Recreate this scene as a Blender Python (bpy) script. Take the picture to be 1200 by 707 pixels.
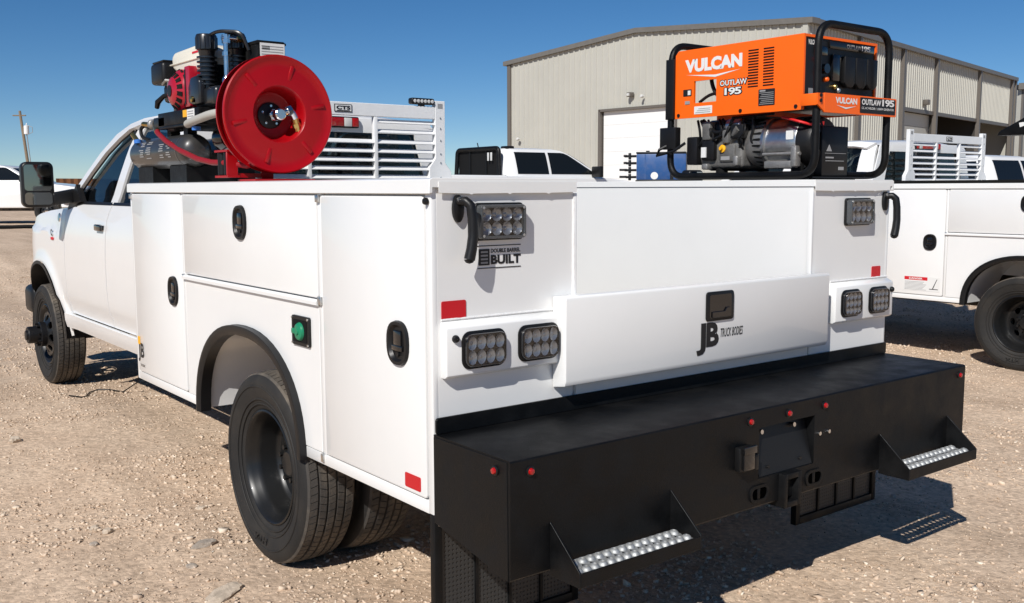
import bpy, bmesh, math, random
import numpy as np
from mathutils import Vector, Matrix
R=math.radians; PI=math.pi
random.seed(7); np.random.seed(7)
scene=bpy.context.scene
COL=scene.collection
for o in list(bpy.data.objects): bpy.data.objects.remove(o)

# ------------------------------------------------------------------ camera
CAM=Vector((-1.754,-2.703,1.626)); YAW=R(37.609); PITCH=R(-6.499); ROLL=R(-0.179)
F=Vector((math.cos(PITCH)*math.sin(YAW),math.cos(PITCH)*math.cos(YAW),math.sin(PITCH)))
RT=Vector((math.cos(YAW),-math.sin(YAW),0)); UP=RT.cross(F)
R2=RT*math.cos(ROLL)+UP*math.sin(ROLL); U2=UP*math.cos(ROLL)-RT*math.sin(ROLL)
cd=bpy.data.cameras.new('camera'); cam=bpy.data.objects.new('camera',cd); COL.objects.link(cam)
m=Matrix((R2,U2,-F)).transposed().to_4x4(); m.translation=CAM; cam.matrix_world=m
cd.sensor_width=36; cd.lens=1165.5/1200*36; cd.clip_start=0.05; cd.clip_end=3000
scene.camera=cam
# ------------------------------------------------------------------ sky and sun
SUN=Vector((-1.75,-1.0,1.68)).normalized()          # direction towards the sun
w=bpy.data.worlds.new('World'); scene.world=w; w.use_nodes=True
nt=w.node_tree; bg=nt.nodes['Background']
sky=nt.nodes.new('ShaderNodeTexSky'); sky.sky_type='NISHITA'; sky.sun_disc=False
sky.sun_elevation=math.asin(SUN.z); sky.sun_rotation=math.atan2(SUN.x,SUN.y)%(2*PI)
sky.altitude=3500; sky.air_density=1.0; sky.dust_density=0.0; sky.ozone_density=3.4
hs_=nt.nodes.new('ShaderNodeHueSaturation'); hs_.inputs['Saturation'].default_value=1.25; nt.links.new(sky.outputs[0],hs_.inputs['Color']); nt.links.new(hs_.outputs[0],bg.inputs[0]); bg.inputs[1].default_value=0.068
sd=bpy.data.lights.new('sun','SUN'); sd.energy=4.3; sd.angle=R(0.53); sd.color=(1,0.965,0.915)
so=bpy.data.objects.new('sun',sd); COL.objects.link(so); so.rotation_euler=SUN.to_track_quat('Z','Y').to_euler(); so.location=(-20,-12,25)
vs=scene.view_settings; vs.view_transform='Standard'; vs.look='None'; vs.gamma=1; vs.exposure=0.15
try: vs.use_curve_mapping=False
except Exception: pass
scene.render.engine='CYCLES'
scene.cycles.max_bounces=8; scene.cycles.transparent_max_bounces=12

# ------------------------------------------------------------------ materials
MATS={}
def mat(name,col=(.5,.5,.5),rough=.5,metal=0,coat=0,spec=.5,var=0,vscale=6,bump=0,bscale=60,dust=0,dustcol=(.42,.32,.22),coatr=.03,rvar=0):
    m=bpy.data.materials.new(name); m.use_nodes=True; MATS[name]=m
    N=m.node_tree.nodes; L=m.node_tree.links; b=N['Principled BSDF']
    b.inputs['Base Color'].default_value=(*col,1); b.inputs['Roughness'].default_value=rough; b.inputs['Metallic'].default_value=metal
    b.inputs['Coat Weight'].default_value=coat; b.inputs['Coat Roughness'].default_value=coatr; b.inputs['Specular IOR Level'].default_value=spec
    tc=N.new('ShaderNodeTexCoord')
    if var or dust or rvar:
        n=N.new('ShaderNodeTexNoise'); n.inputs['Scale'].default_value=vscale; n.inputs['Detail'].default_value=8; n.inputs['Roughness'].default_value=.6
        L.new(tc.outputs['Object'],n.inputs['Vector'])
    if var or dust:
        mx=N.new('ShaderNodeMix'); mx.data_type='RGBA'
        k=1-var
        mx.inputs[6].default_value=(col[0]*k,col[1]*k,col[2]*k,1) if not dust else (*col,1)
        mx.inputs[7].default_value=tuple(min(1,c*(1+var)) for c in col)+(1,) if not dust else (*dustcol,1)
        mr=N.new('ShaderNodeMapRange'); L.new(n.outputs[0],mr.inputs[0])
        if dust: mr.inputs[1].default_value=.42; mr.inputs[2].default_value=.75; mr.inputs[3].default_value=0; mr.inputs[4].default_value=dust
        else: mr.inputs[1].default_value=.3; mr.inputs[2].default_value=.7
        L.new(mr.outputs[0],mx.inputs[0]); L.new(mx.outputs[2],b.inputs['Base Color'])
    if rvar:
        mr2=N.new('ShaderNodeMapRange'); L.new(n.outputs[0],mr2.inputs[0]); mr2.inputs[1].default_value=.3; mr2.inputs[2].default_value=.7
        mr2.inputs[3].default_value=max(.02,rough-rvar); mr2.inputs[4].default_value=min(1,rough+rvar); L.new(mr2.outputs[0],b.inputs['Roughness'])
    if bump:
        n2=N.new('ShaderNodeTexNoise'); n2.inputs['Scale'].default_value=bscale; n2.inputs['Detail'].default_value=4
        L.new(tc.outputs['Object'],n2.inputs['Vector'])
        bp=N.new('ShaderNodeBump'); bp.inputs['Strength'].default_value=bump; bp.inputs['Distance'].default_value=.01
        L.new(n2.outputs[0],bp.inputs['Height']); L.new(bp.outputs[0],b.inputs['Normal'])
    return m
mat('white',(.80,.80,.785),.38,coat=.55,coatr=.05,var=.02,vscale=2.2,bump=.03,bscale=5)
mat('white_cab',(.80,.80,.788),.3,coat=.7,var=.01)
mat('white_plate',(.80,.80,.79),.45,coat=.3,var=.03,vscale=9,bump=.1,bscale=40)
mat('black_coat',(.0035,.0038,.0043),.46,spec=.22,vscale=9,bump=.15,bscale=260,dust=.14,dustcol=(.035,.035,.036),rvar=.14)
mat('black_steel',(.008,.008,.009),.42,spec=.35,bump=.08,bscale=120)
mat('black_plastic',(.008,.008,.0085),.4,spec=.35,bump=.05,bscale=200)
mat('black_gloss',(.008,.008,.009),.12,coat=.6)
mat('black_matte',(.006,.006,.006),.75,spec=.2)
mat('void',(.001,.001,.001),1,spec=0)
mat('rubber',(.016,.0155,.015),.68,spec=.35,bump=.1,bscale=160,dust=.16,dustcol=(.12,.10,.075))
mat('tread',(.05,.045,.04),.85,bump=.2,bscale=130,dust=.8,dustcol=(.22,.18,.135))
mat('rim_black',(.008,.0085,.009),.36,coat=.1,spec=.4,dust=.05,dustcol=(.12,.10,.08))
mat('red_reel',(.34,.0015,.005),.36,coat=.12,spec=.3,var=.07,vscale=5,bump=.05,bscale=18)
mat('red_engine',(.38,.006,.02),.3,coat=.5)
mat('red_reflector',(.55,.004,.012),.3,bump=.2,bscale=500)
mat('red_lens',(.38,.004,.005),.12,coat=.6)
mat('orange',(.96,.135,.0),.45,coat=.08,var=.02,bump=.03,bscale=60)
mat('cream',(.76,.72,.6),.4,coat=.3)
mat('chrome',(.72,.72,.72),.16,metal=1,rvar=.08,vscale=30)
mat('reflector',(.46,.47,.49),.22,metal=.6,coat=.6)
mat('lamp_shell',(.06,.065,.07),.25,coat=.5)
mat('engine_grey',(.17,.165,.155),.5,metal=.4,var=.2,vscale=30,bump=.25,bscale=150)
mat('weld',(.76,.76,.75),.5,bump=.3,bscale=120)
mat('led_chip',(.85,.85,.8),.3)
mat('steel',(.66,.66,.65),.32,metal=1,var=.1,vscale=40,bump=.08,bscale=90)
mat('galvanised',(.40,.41,.41),.58,metal=.6,var=.3,vscale=60)
mat('cast_alu',(.38,.37,.35),.5,metal=.75,var=.15,vscale=30,bump=.25,bscale=150)
mat('brass',(.62,.42,.14),.3,metal=1)
mat('tank_grey',(.034,.033,.032),.36,coat=.3,var=.1)
mat('pump_black',(.012,.013,.015),.3,coat=.3)
mat('label_white',(.74,.74,.72),.5)
mat('label_grey',(.30,.30,.30),.5)
mat('label_black',(.012,.012,.012),.45)
mat('label_red',(.6,.01,.02),.45)
mat('label_yellow',(.85,.42,.01),.45)
mat('ink',(.008,.008,.009),.5)
mat('green_cap',(.008,.22,.105),.35)
mat('hose_red',(.25,.012,.018),.45,spec=.3)
mat('wire_red',(.7,.02,.02),.4)
mat('hose_grey',(.42,.41,.37),.5)
mat('blue_light',(.05,.18,.55),.3)
mat('blue_crate',(.012,.075,.24),.45,var=.15,dust=.12)
mat('seat_cloth',(.035,.036,.04),.9)
mat('underbody',(.012,.011,.010),.8,dust=.25)
mat('siding',(.455,.445,.395),.5,var=.04,vscale=.8)
mat('siding_trim',(.13,.115,.10),.45)
mat('roof_metal',(.15,.14,.125),.45,var=.08)
mat('door_white',(.80,.80,.785),.5,var=.02)
mat('interior_dark',(.05,.045,.04),.9)
mat('pole_wood',(.22,.165,.11),.85,var=.2,vscale=20)
mat('rust_fence',(.32,.14,.055),.8,var=.2)
mat('floodlight',(.6,.6,.58),.3)
def glassmat(name,tint,gl=.03):
    m=bpy.data.materials.new(name); m.use_nodes=True; MATS[name]=m; N=m.node_tree.nodes; L=m.node_tree.links
    for n in list(N): N.remove(n)
    out=N.new('ShaderNodeOutputMaterial'); t=N.new('ShaderNodeBsdfTransparent'); t.inputs[0].default_value=(*tint,1)
    g=N.new('ShaderNodeBsdfGlossy'); g.inputs['Roughness'].default_value=gl
    fr=N.new('ShaderNodeFresnel'); ge=N.new('ShaderNodeNewGeometry'); mp=N.new('ShaderNodeMapRange'); mp.inputs[3].default_value=1.5; mp.inputs[4].default_value=1/1.5; L.new(ge.outputs['Backfacing'],mp.inputs[0]); L.new(mp.outputs[0],fr.inputs[0])
    mx=N.new('ShaderNodeMixShader'); L.new(fr.outputs[0],mx.inputs[0]); L.new(t.outputs[0],mx.inputs[1]); L.new(g.outputs[0],mx.inputs[2]); L.new(mx.outputs[0],out.inputs[0])
glassmat('tint_glass',(.16,.20,.22)); glassmat('dark_glass',(.06,.075,.08)); glassmat('clear_lens',(.86,.87,.88)); 
mat('mirror_glass',(.24,.265,.27),.03,metal=1)
# gravel ground ---------------------------------------------------------------
def ground_mat():
    m=bpy.data.materials.new('gravel_ground'); m.use_nodes=True; MATS['ground']=m; N=m.node_tree.nodes; L=m.node_tree.links; b=N['Principled BSDF']
    tc=N.new('ShaderNodeTexCoord')
    def noise(s,d=8,r=.6):
        n=N.new('ShaderNodeTexNoise'); n.inputs['Scale'].default_value=s; n.inputs['Detail'].default_value=d; n.inputs['Roughness'].default_value=r; L.new(tc.outputs['Object'],n.inputs['Vector']); return n
    def ramp(src,a,b_,ca,cb):
        r=N.new('ShaderNodeValToRGB'); r.color_ramp.elements[0].position=a; r.color_ramp.elements[1].position=b_; r.color_ramp.elements[0].color=(*ca,1); r.color_ramp.elements[1].color=(*cb,1); L.new(src,r.inputs[0]); return r
    def mix(fac,a,b_,mode='MIX',f=None):
        x=N.new('ShaderNodeMix'); x.data_type='RGBA'; x.blend_type=mode
        if fac is not None: L.new(fac,x.inputs[0])
        else: x.inputs[0].default_value=f
        L.new(a,x.inputs[6]); L.new(b_,x.inputs[7]); return x.outputs[2]
    big=noise(.35,6); mid=noise(2.3,8); fine=noise(28,8,.7); v=N.new('ShaderNodeTexVoronoi'); v.inputs['Scale'].default_value=55; L.new(tc.outputs['Object'],v.inputs['Vector'])
    v2=N.new('ShaderNodeTexVoronoi'); v2.inputs['Scale'].default_value=24; L.new(tc.outputs['Object'],v2.inputs['Vector'])
    c1=ramp(big.outputs[0],.35,.68,(.57,.43,.315),(.72,.575,.44))
    c2=ramp(mid.outputs[0],.3,.72,(.57,.43,.315),(.74,.595,.455))
    c=mix(None,c1.outputs[0],c2.outputs[0],f=.5)
    c3=ramp(fine.outputs[0],.3,.75,(.66,.64,.62),(1.2,1.19,1.17))
    c=mix(None,c,c3.outputs[0],'MULTIPLY',1.0)
    c4=ramp(v.outputs['Color'],.1,.95,(.72,.70,.68),(1.22,1.2,1.18))
    c=mix(None,c,c4.outputs[0],'MULTIPLY',.65)
    mp=N.new('ShaderNodeMapping'); mp.inputs['Scale'].default_value=(1.7,.16,1); mp.inputs['Rotation'].default_value=(0,0,R(9)); L.new(tc.outputs['Object'],mp.inputs['Vector'])
    tr=N.new('ShaderNodeTexNoise'); tr.inputs['Scale'].default_value=1.6; tr.inputs['Detail'].default_value=5; L.new(mp.outputs[0],tr.inputs['Vector'])
    c5=ramp(tr.outputs[0],.36,.62,(.86,.85,.84),(1.06,1.06,1.06)); c=mix(None,c,c5.outputs[0],'MULTIPLY',1.0)
    L.new(c,b.inputs['Base Color']); b.inputs['Roughness'].default_value=.95; b.inputs['Specular IOR Level'].default_value=.2
    def bump(h,s,d,prev=None):
        x=N.new('ShaderNodeBump'); x.inputs['Strength'].default_value=s; x.inputs['Distance'].default_value=d; L.new(h,x.inputs['Height'])
        if prev: L.new(prev,x.inputs['Normal'])
        return x.outputs[0]
    inv=N.new('ShaderNodeMath'); inv.operation='MULTIPLY'; inv.inputs[1].default_value=-1; L.new(v.outputs['Distance'],inv.inputs[0])
    inv2=N.new('ShaderNodeMath'); inv2.operation='MULTIPLY'; inv2.inputs[1].default_value=-1; L.new(v2.outputs['Distance'],inv2.inputs[0])
    n=bump(mid.outputs[0],.5,.05); n=bump(inv2.outputs[0],.25,.014,n); n=bump(inv.outputs[0],.3,.008,n); n=bump(fine.outputs[0],.55,.010,n)
    L.new(n,b.inputs['Normal'])
    m2=bpy.data.materials.new('stones'); m2.use_nodes=True; MATS['stones']=m2; N=m2.node_tree.nodes; L=m2.node_tree.links; b=N['Principled BSDF']
    g=N.new('ShaderNodeNewGeometry'); r=N.new('ShaderNodeValToRGB'); e=r.color_ramp.elements
    e[0].position=0; e[0].color=(.42,.315,.225,1); e[1].position=1; e[1].color=(.78,.69,.57,1); k=e.new(.4); k.color=(.61,.47,.35,1); k=e.new(.92); k.color=(.70,.57,.44,1)
    L.new(g.outputs['Random Per Island'],r.inputs[0]); L.new(r.outputs[0],b.inputs['Base Color']); b.inputs['Roughness'].default_value=.93; b.inputs['Specular IOR Level'].default_value=.2
ground_mat()
mat('rock_pale',(.50,.41,.315),.9,var=.25,vscale=25,bump=.6,bscale=40)
mat('rock_grey',(.36,.305,.25),.9,var=.25,vscale=25,bump=.6,bscale=40)
def mesh_panel_mat():
    m=mat('perforated',(.012,.012,.012),.5); N=m.node_tree.nodes; L=m.node_tree.links; b=N['Principled BSDF']
    tc=N.new('ShaderNodeTexCoord'); v=N.new('ShaderNodeTexVoronoi'); v.inputs['Scale'].default_value=62; v.inputs['Randomness'].default_value=0
    L.new(tc.outputs['Object'],v.inputs['Vector']); r=N.new('ShaderNodeMapRange'); r.inputs[1].default_value=.30; r.inputs[2].default_value=.36; L.new(v.outputs['Distance'],r.inputs[0])
    bp=N.new('ShaderNodeBump'); bp.inputs['Strength'].default_value=1; bp.inputs['Distance'].default_value=.004; L.new(r.outputs[0],bp.inputs['Height']); L.new(bp.outputs[0],b.inputs['Normal'])
    mx=N.new('ShaderNodeMix'); mx.data_type='RGBA'; mx.inputs[6].default_value=(.003,.003,.003,1); mx.inputs[7].default_value=(.03,.03,.03,1); L.new(r.outputs[0],mx.inputs[0]); L.new(mx.outputs[2],b.inputs['Base Color'])
mesh_panel_mat()

# ------------------------------------------------------------------ mesh helpers
def V(*a): return Vector(a)
class MB:
    def __init__(s): s.v=[]; s.f=[]
    def add(s,vs,fs):
        o=len(s.v); s.v+= [tuple(p) for p in vs]; s.f+=[tuple(i+o for i in f) for f in fs]; return s
    def bm(s,bm):
        bm.verts.ensure_lookup_table(); bm.verts.index_update()
        s.add([v.co[:] for v in bm.verts],[[v.index for v in f.verts] for f in bm.faces]); bm.free(); return s
    def box(s,x0,x1,y0,y1,z0,z1,bev=0,seg=2,M=None):
        bm=bmesh.new(); bmesh.ops.create_cube(bm,size=1)
        for v in bm.verts: v.co=Vector(((x0+x1)/2+v.co.x*(x1-x0),(y0+y1)/2+v.co.y*(y1-y0),(z0+z1)/2+v.co.z*(z1-z0)))
        if bev: bmesh.ops.bevel(bm,geom=bm.edges[:],offset=bev,segments=seg,profile=.5,affect='EDGES')
        if M is not None: bm.transform(M)
        return s.bm(bm)
    def prism(s,poly,ax,a0,a1,bev=0,seg=2,M=None):
        # poly in the two other axes, in order (x: (y,z); y: (x,z); z: (x,y))
        def p3(p,a): return {'x':(a,p[0],p[1]),'y':(p[0],a,p[1]),'z':(p[0],p[1],a)}[ax]
        bm=bmesh.new(); A=[bm.verts.new(p3(p,a0)) for p in poly]; B=[bm.verts.new(p3(p,a1)) for p in poly]; n=len(poly)
        fs=[bm.faces.new(A),bm.faces.new(B[::-1])]
        for i in range(n): bm.faces.new((A[i],B[i],B[(i+1)%n],A[(i+1)%n]))
        bmesh.ops.recalc_face_normals(bm,faces=bm.faces)
        if bev: 
            bmesh.ops.bevel(bm,geom=[e for e in bm.edges if e.calc_face_angle(0)>R(25)],offset=bev,segments=seg,profile=.5,affect='EDGES')
        if M is not None: bm.transform(M)
        return s.bm(bm)
    def ring(s,c,ax,r,n,ph=0):
        ax=Vector(ax).normalized(); t=Vector((0,0,1)) if abs(ax.z)<.9 else Vector((1,0,0)); u=ax.cross(t).normalized(); w=ax.cross(u)
        return [Vector(c)+u*r*math.cos(2*PI*i/n+ph)+w*r*math.sin(2*PI*i/n+ph) for i in range(n)]
    def lathe(s,prof,c,ax,n=24,cap0=False,cap1=False):
        # prof: list of (radius, distance along axis)
        ax=Vector(ax).normalized(); c=Vector(c); vs=[]; fs=[]
        for r,h in prof: vs+=s.ring(c+ax*h,ax,max(r,1e-4),n)
        for k in range(len(prof)-1):
            for i in range(n): a=k*n+i; b=k*n+(i+1)%n; fs.append((a,b,b+n,a+n))
        if cap0: fs.append(tuple(range(n))[::-1])
        if cap1: fs.append(tuple((len(prof)-1)*n+i for i in range(n)))
        return s.add(vs,fs)
    def cyl(s,p0,p1,r,r1=None,n=16,bev=0):
        p0=Vector(p0);p1=Vector(p1);d=p1-p0;L_=d.length;r1=r if r1 is None else r1
        pr=[(r,0),(r1,L_)] if not bev else [(r-bev,0),(r,bev),(r1,L_-bev),(r1-bev,L_)]
        return s.lathe(pr,p0,d,n,True,True)
    def tube(s,path,r,n=10,closed=False):
        path=[Vector(p) for p in path]; m=len(path); vs=[];fs=[]; pu=None
        for i,p in enumerate(path):
            a=path[(i-1)%m] if closed or i>0 else p; b=path[(i+1)%m] if closed or i<m-1 else p
            t=(b-a).normalized()
            if pu is None: q=Vector((0,0,1)) if abs(t.z)<.9 else Vector((1,0,0)); pu=t.cross(q).normalized()
            pu=(pu-t*pu.dot(t)).normalized(); w=t.cross(pu)
            rr=r[i] if isinstance(r,(list,tuple)) else r
            vs+=[p+pu*rr*math.cos(2*PI*k/n)+w*rr*math.sin(2*PI*k/n) for k in range(n)]
        for i in range(m if closed else m-1):
            for k in range(n): a=i*n+k; b=i*n+(k+1)%n; c=((i+1)%m)*n; fs.append((a,b,c+(k+1)%n,c+k))
        if not closed: fs+= [tuple(range(n))[::-1],tuple((m-1)*n+k for k in range(n))]
        return s.add(vs,fs)
    def grid(s,rows,closeu=False):
        n=len(rows[0]); vs=[p for r_ in rows for p in r_]; fs=[]
        for i in range(len(rows)-1):
            for k in range(n-1): a=i*n+k; fs.append((a,a+1,a+n+1,a+n))
        return s.add(vs,fs)
    def build(s,name,mt,parent=None,smooth=True,ang=32,solid=0,recalc=True,off=-1):
        org=Vector((0,0,0))
        if parent is not None: org=wloc(parent)
        me=bpy.data.meshes.new(name); me.from_pydata([tuple(Vector(p)-org) for p in s.v],[],s.f)
        bm=bmesh.new(); bm.from_mesh(me)
        if recalc: bmesh.ops.recalc_face_normals(bm,faces=bm.faces)
        if solid: bmesh.ops.solidify(bm,geom=bm.faces[:],thickness=solid)
        bm.to_mesh(me); bm.free()
        if smooth:
            me.polygons.foreach_set('use_smooth',[True]*len(me.polygons)); me.set_sharp_from_angle(angle=R(ang))
        me.materials.append(MATS[mt]); me.update()
        return link(name,me,parent)
def wloc(o):
    v=Vector((0,0,0))
    while o is not None: v+=o.location; o=o.parent
    return v
def link(name,me,parent=None):
    o=bpy.data.objects.new(name,me); COL.objects.link(o)
    if parent is not None: o.parent=parent
    return o
def tag(o,label=None,cat=None,group=None,kind=None):
    if label: o['label']=label
    if cat: o['category']=cat
    if group: o['group']=group
    if kind: o['kind']=kind
    return o
def thing(name,label,cat,loc=(0,0,0),group=None):
    o=bpy.data.objects.new(name,None); COL.objects.link(o); o.location=loc; o.empty_display_size=.1
    return tag(o,label,cat,group)
def dup(o,parent=None,skip=()):
    c=o.copy(); COL.objects.link(c); c.parent=parent
    for k in list(c.keys()):
        if parent is not None: pass
    for ch in list(o.children):
        if ch.name.split('.')[0] in skip: continue
        dup(ch,c,skip)
    return c
def put(o,parent,loc,rot=None):
    # another object sharing the mesh of o; loc is in world coordinates of the unrotated parent
    c=o.copy(); COL.objects.link(c); c.parent=parent; c.location=Vector(loc)-(wloc(parent) if parent else Vector((0,0,0)))
    if rot: c.rotation_euler=rot
    return c
def text(name,s,mt,parent,origin,right,up,width,height,bold=.0,shear=0,proud=.0015,space=1.0):
    cu=bpy.data.curves.new(name,'FONT'); cu.body=s; cu.size=1; cu.offset=bold; cu.shear=shear; cu.resolution_u=3; cu.space_character=(.86 if s=='195' else space)
    t=bpy.data.objects.new(name,cu); COL.objects.link(t)
    dg=bpy.context.evaluated_depsgraph_get(); dg.update()
    me=bpy.data.meshes.new_from_object(t.evaluated_get(dg)); bpy.data.objects.remove(t); bpy.data.curves.remove(cu)
    co=np.zeros(len(me.vertices)*3); me.vertices.foreach_get('co',co); co=co.reshape(-1,3)
    mn=co.min(0); mx=co.max(0); uv=(co-mn)/np.maximum(mx-mn,1e-6)
    r=Vector(right).normalized(); u=Vector(up).normalized(); n=r.cross(u)
    org=wloc(parent) if not parent.name.startswith('wheel') else Vector((0,0,0)); o=Vector(origin)+n*proud-org
    P_=np.array(o)[None]+uv[:,:1]*width*np.array(r)[None]+uv[:,1:2]*height*np.array(u)[None]
    me.vertices.foreach_set('co',P_.ravel()); me.materials.clear(); me.materials.append(MATS[mt]); me.update(); me.name=name
    return link(name,me,parent)
def rrect(x0,x1,z0,z1,r,n=4):
    out=[]
    for cx,cz,a in ((x1-r,z1-r,0),(x0+r,z1-r,90),(x0+r,z0+r,180),(x1-r,z0+r,270)):
        for k in range(n+1): t=R(a+90*k/n); out.append((cx+r*math.cos(t),cz+r*math.sin(t)))
    return out
def arc_path(pts,rad,n=6):
    # polyline with rounded corners
    pts=[Vector(p) for p in pts]; out=[pts[0]]
    for a,b,c in zip(pts,pts[1:],pts[2:]):
        d1=(a-b).normalized(); d2=(c-b).normalized(); r=min(rad,(a-b).length*.49,(c-b).length*.49)
        p0=b+d1*r; p1=b+d2*r
        for k in range(n+1): t=k/n; out.append(p0*(1-t)**2+b*2*t*(1-t)+p1*t*t)
    return out+[pts[-1]]
def lerp(a,b,t): return a+(b-a)*t
def interp(x,xs,ys): return float(np.interp(x,xs,ys))

# ------------------------------------------------------------------ ground
FH=Vector((math.sin(YAW),math.cos(YAW),0))
def sst(a,b,x): t=np.clip((x-a)/(b-a),0,1); return t*t*(3-2*t)
def gh(x,y):
    x=np.asarray(x,float); y=np.asarray(y,float)
    d=(x-CAM.x)*FH.x+(y-CAM.y)*FH.y; l=(x-CAM.x)*RT.x+(y-CAM.y)*RT.y
    rise=.5*sst(13,20,d)*(1-sst(7,13,l))
    n=.012*np.sin(x*2.3+1.1*np.sin(y*1.7))*np.sin(y*2.9+.7*np.sin(x*3.1))+.006*np.sin(x*7.1+y*5.3)*np.sin(y*8.3-x*3.7)
    for cx,cy in ((.15,1.35),(.4,1.35),(.4,6.35),(2.3,1.35),(2.3,6.35),(7.4,1.3),(7.7,1.3)):
        n=n*(1-.9*np.exp(-((x-cx)**2+(y-cy)**2)/.25))
    return rise+n-.026
t=np.linspace(-1,1,301); s_=np.sinh(t*6.2)/np.sinh(6.2)*900; 
gx=s_+2.0; gy=s_+1.5
X,Y=np.meshgrid(gx,gy); Z=gh(X,Y); n=len(t)
me=bpy.data.meshes.new('ground'); idx=np.arange(n*n).reshape(n,n)
q=np.stack([idx[:-1,:-1],idx[:-1,1:],idx[1:,1:],idx[1:,:-1]],-1).reshape(-1,4)
me.from_pydata(np.stack([X,Y,Z],-1).reshape(-1,3).tolist(),[],q.tolist()); me.polygons.foreach_set('use_smooth',[True]*len(me.polygons)); me.materials.append(MATS['ground'])
ground=tag(link('ground',me),kind='structure')
# loose stones: one mass nobody could count
def stone_mesh(name,n,rmin,rmax,smin,smax,mt,seed):
    rng=np.random.default_rng(seed)
    bv=np.array([(x_,y_,z_) for x_ in (-.7,.7) for y_ in (-.7,.7) for z_ in (-.7,.7)]); NV=8
    bf=np.array([(0,1,3),(0,3,2),(4,6,7),(4,7,5),(0,4,5),(0,5,1),(2,3,7),(2,7,6),(0,2,6),(0,6,4),(1,5,7),(1,7,3)])
    m0=int(n*2.2); az=YAW+rng.uniform(R(-36),R(38),m0); r=np.sqrt(rng.uniform(rmin**1.2,rmax**1.2,m0)**(2/1.2))
    x=CAM.x+np.sin(az)*r; y=CAM.y+np.cos(az)*r
    fld=np.sin(x*1.9+1.3*np.sin(y*1.1))+np.sin(y*2.3+1.7*np.sin(x*.9+2))+.8*np.sin(x*5.1+y*4.3)+.7*np.sin(y*7.7-x*3.9+1)
    keep=np.where(rng.random(m0)<1/(1+np.exp(-.7*fld-.3)))[0][:n]; n=len(keep); x=x[keep]; y=y[keep]; fld=fld[keep]; z=gh(x,y)
    s=smin*(smax/smin)**(rng.random(n)**3.0)*(1+.10*fld)*np.where(rng.random(n)<.012,2.0,1.0)
    v=bv[None]*(1+rng.uniform(-.45,.45,(n,8,3)))*rng.uniform(.5,1.3,(n,1,3))*np.array([1,1,.75])
    a=rng.uniform(0,2*PI,n); ca,sa=np.cos(a),np.sin(a); ti=rng.normal(0,.45,n)
    vx=v[...,0]*ca[:,None]-v[...,1]*sa[:,None]; vy=v[...,0]*sa[:,None]+v[...,1]*ca[:,None]; vz=v[...,2]+vx*ti[:,None]
    P_=np.stack([vx,vy,vz],-1)*s[:,None,None]; P_+=np.stack([x,y,z+s*.15],-1)[:,None]
    f=(bf[None]+(np.arange(n)*8)[:,None,None]).reshape(-1,3)
    me=bpy.data.meshes.new(name); me.vertices.add(n*8); me.vertices.foreach_set('co',P_.ravel())
    me.loops.add(len(f)*3); me.loops.foreach_set('vertex_index',f.ravel().astype(np.int32)); me.polygons.add(len(f)); me.polygons.foreach_set('loop_start',np.arange(0,len(f)*3,3,dtype=np.int32))
    me.update(calc_edges=True); me.validate(); me.materials.append(MATS[mt])
    return link(name,me)
tag(stone_mesh('gravel',210000,2.4,19,.0026,.0125,'stones',3),'small tan gravel stones scattered over the bare dirt lot','gravel',kind='stuff')
def rock(name,x,y,sx,sy,sz,mt,label,seed,group=None):
    rg=random.Random(seed); bm=bmesh.new(); bmesh.ops.create_icosphere(bm,subdivisions=3,radius=1)
    ph=[rg.uniform(0,6) for _ in range(9)]
    for v in bm.verts:
        c=v.co; k=1+.16*math.sin(c.x*3.1+ph[0])*math.sin(c.y*2.7+ph[1])+.12*math.sin(c.z*4+ph[2]+c.x*3)+.06*math.sin(c.y*9+ph[3])*math.sin(c.x*8+ph[4])
        c*=k*(1+.10*math.sin(c.x*13+ph[6])*math.sin(c.y*11+ph[7])); c.z=max(-.6,min(c.z,.62+.1*math.sin(c.x*4+ph[5])))
    bm.transform(Matrix.Rotation(rg.uniform(0,6),4,'Z')@Matrix.Diagonal((sx,sy,sz*1.25,1)))
    b=MB().bm(bm); o=b.build(name,mt,None,ang=28); o.location=(x,y,float(gh(x,y))+sz*.12)
    return tag(o,label,'rock',group)

# ------------------------------------------------------------------ service truck
XC=1.3135; W=2.627; ZT=1.628; ZB=.54; LB=3.133
truck=thing('service_truck','white crew cab service truck with closed side boxes and black rear bumper','truck',(0,0,0))
T=truck
AY,AW,AH=1.535,.575,.475            # wheel arch of the side body
def arch(w,h,z0,n=22,p=2.25):
    out=[]
    for k in range(n+1):
        a=PI*k/n; c,s=math.cos(a),math.sin(a)
        out.append((AY+math.copysign(abs(c)**(2/p),c)*w, z0+abs(s)**(2/p)*h))
    return out          # from +Y foot over the top to -Y foot
def side_poly(y0,y1,z0,z1,w,h):
    a=arch(w,h,z0)
    return [(y0,z0)]+a[::-1]+[(y1,z0),(y1,z1),(y0,z1)]
def mirror_x(mb):
    mb.v=[(2*XC-p[0],p[1],p[2]) for p in mb.v]; return mb
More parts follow.
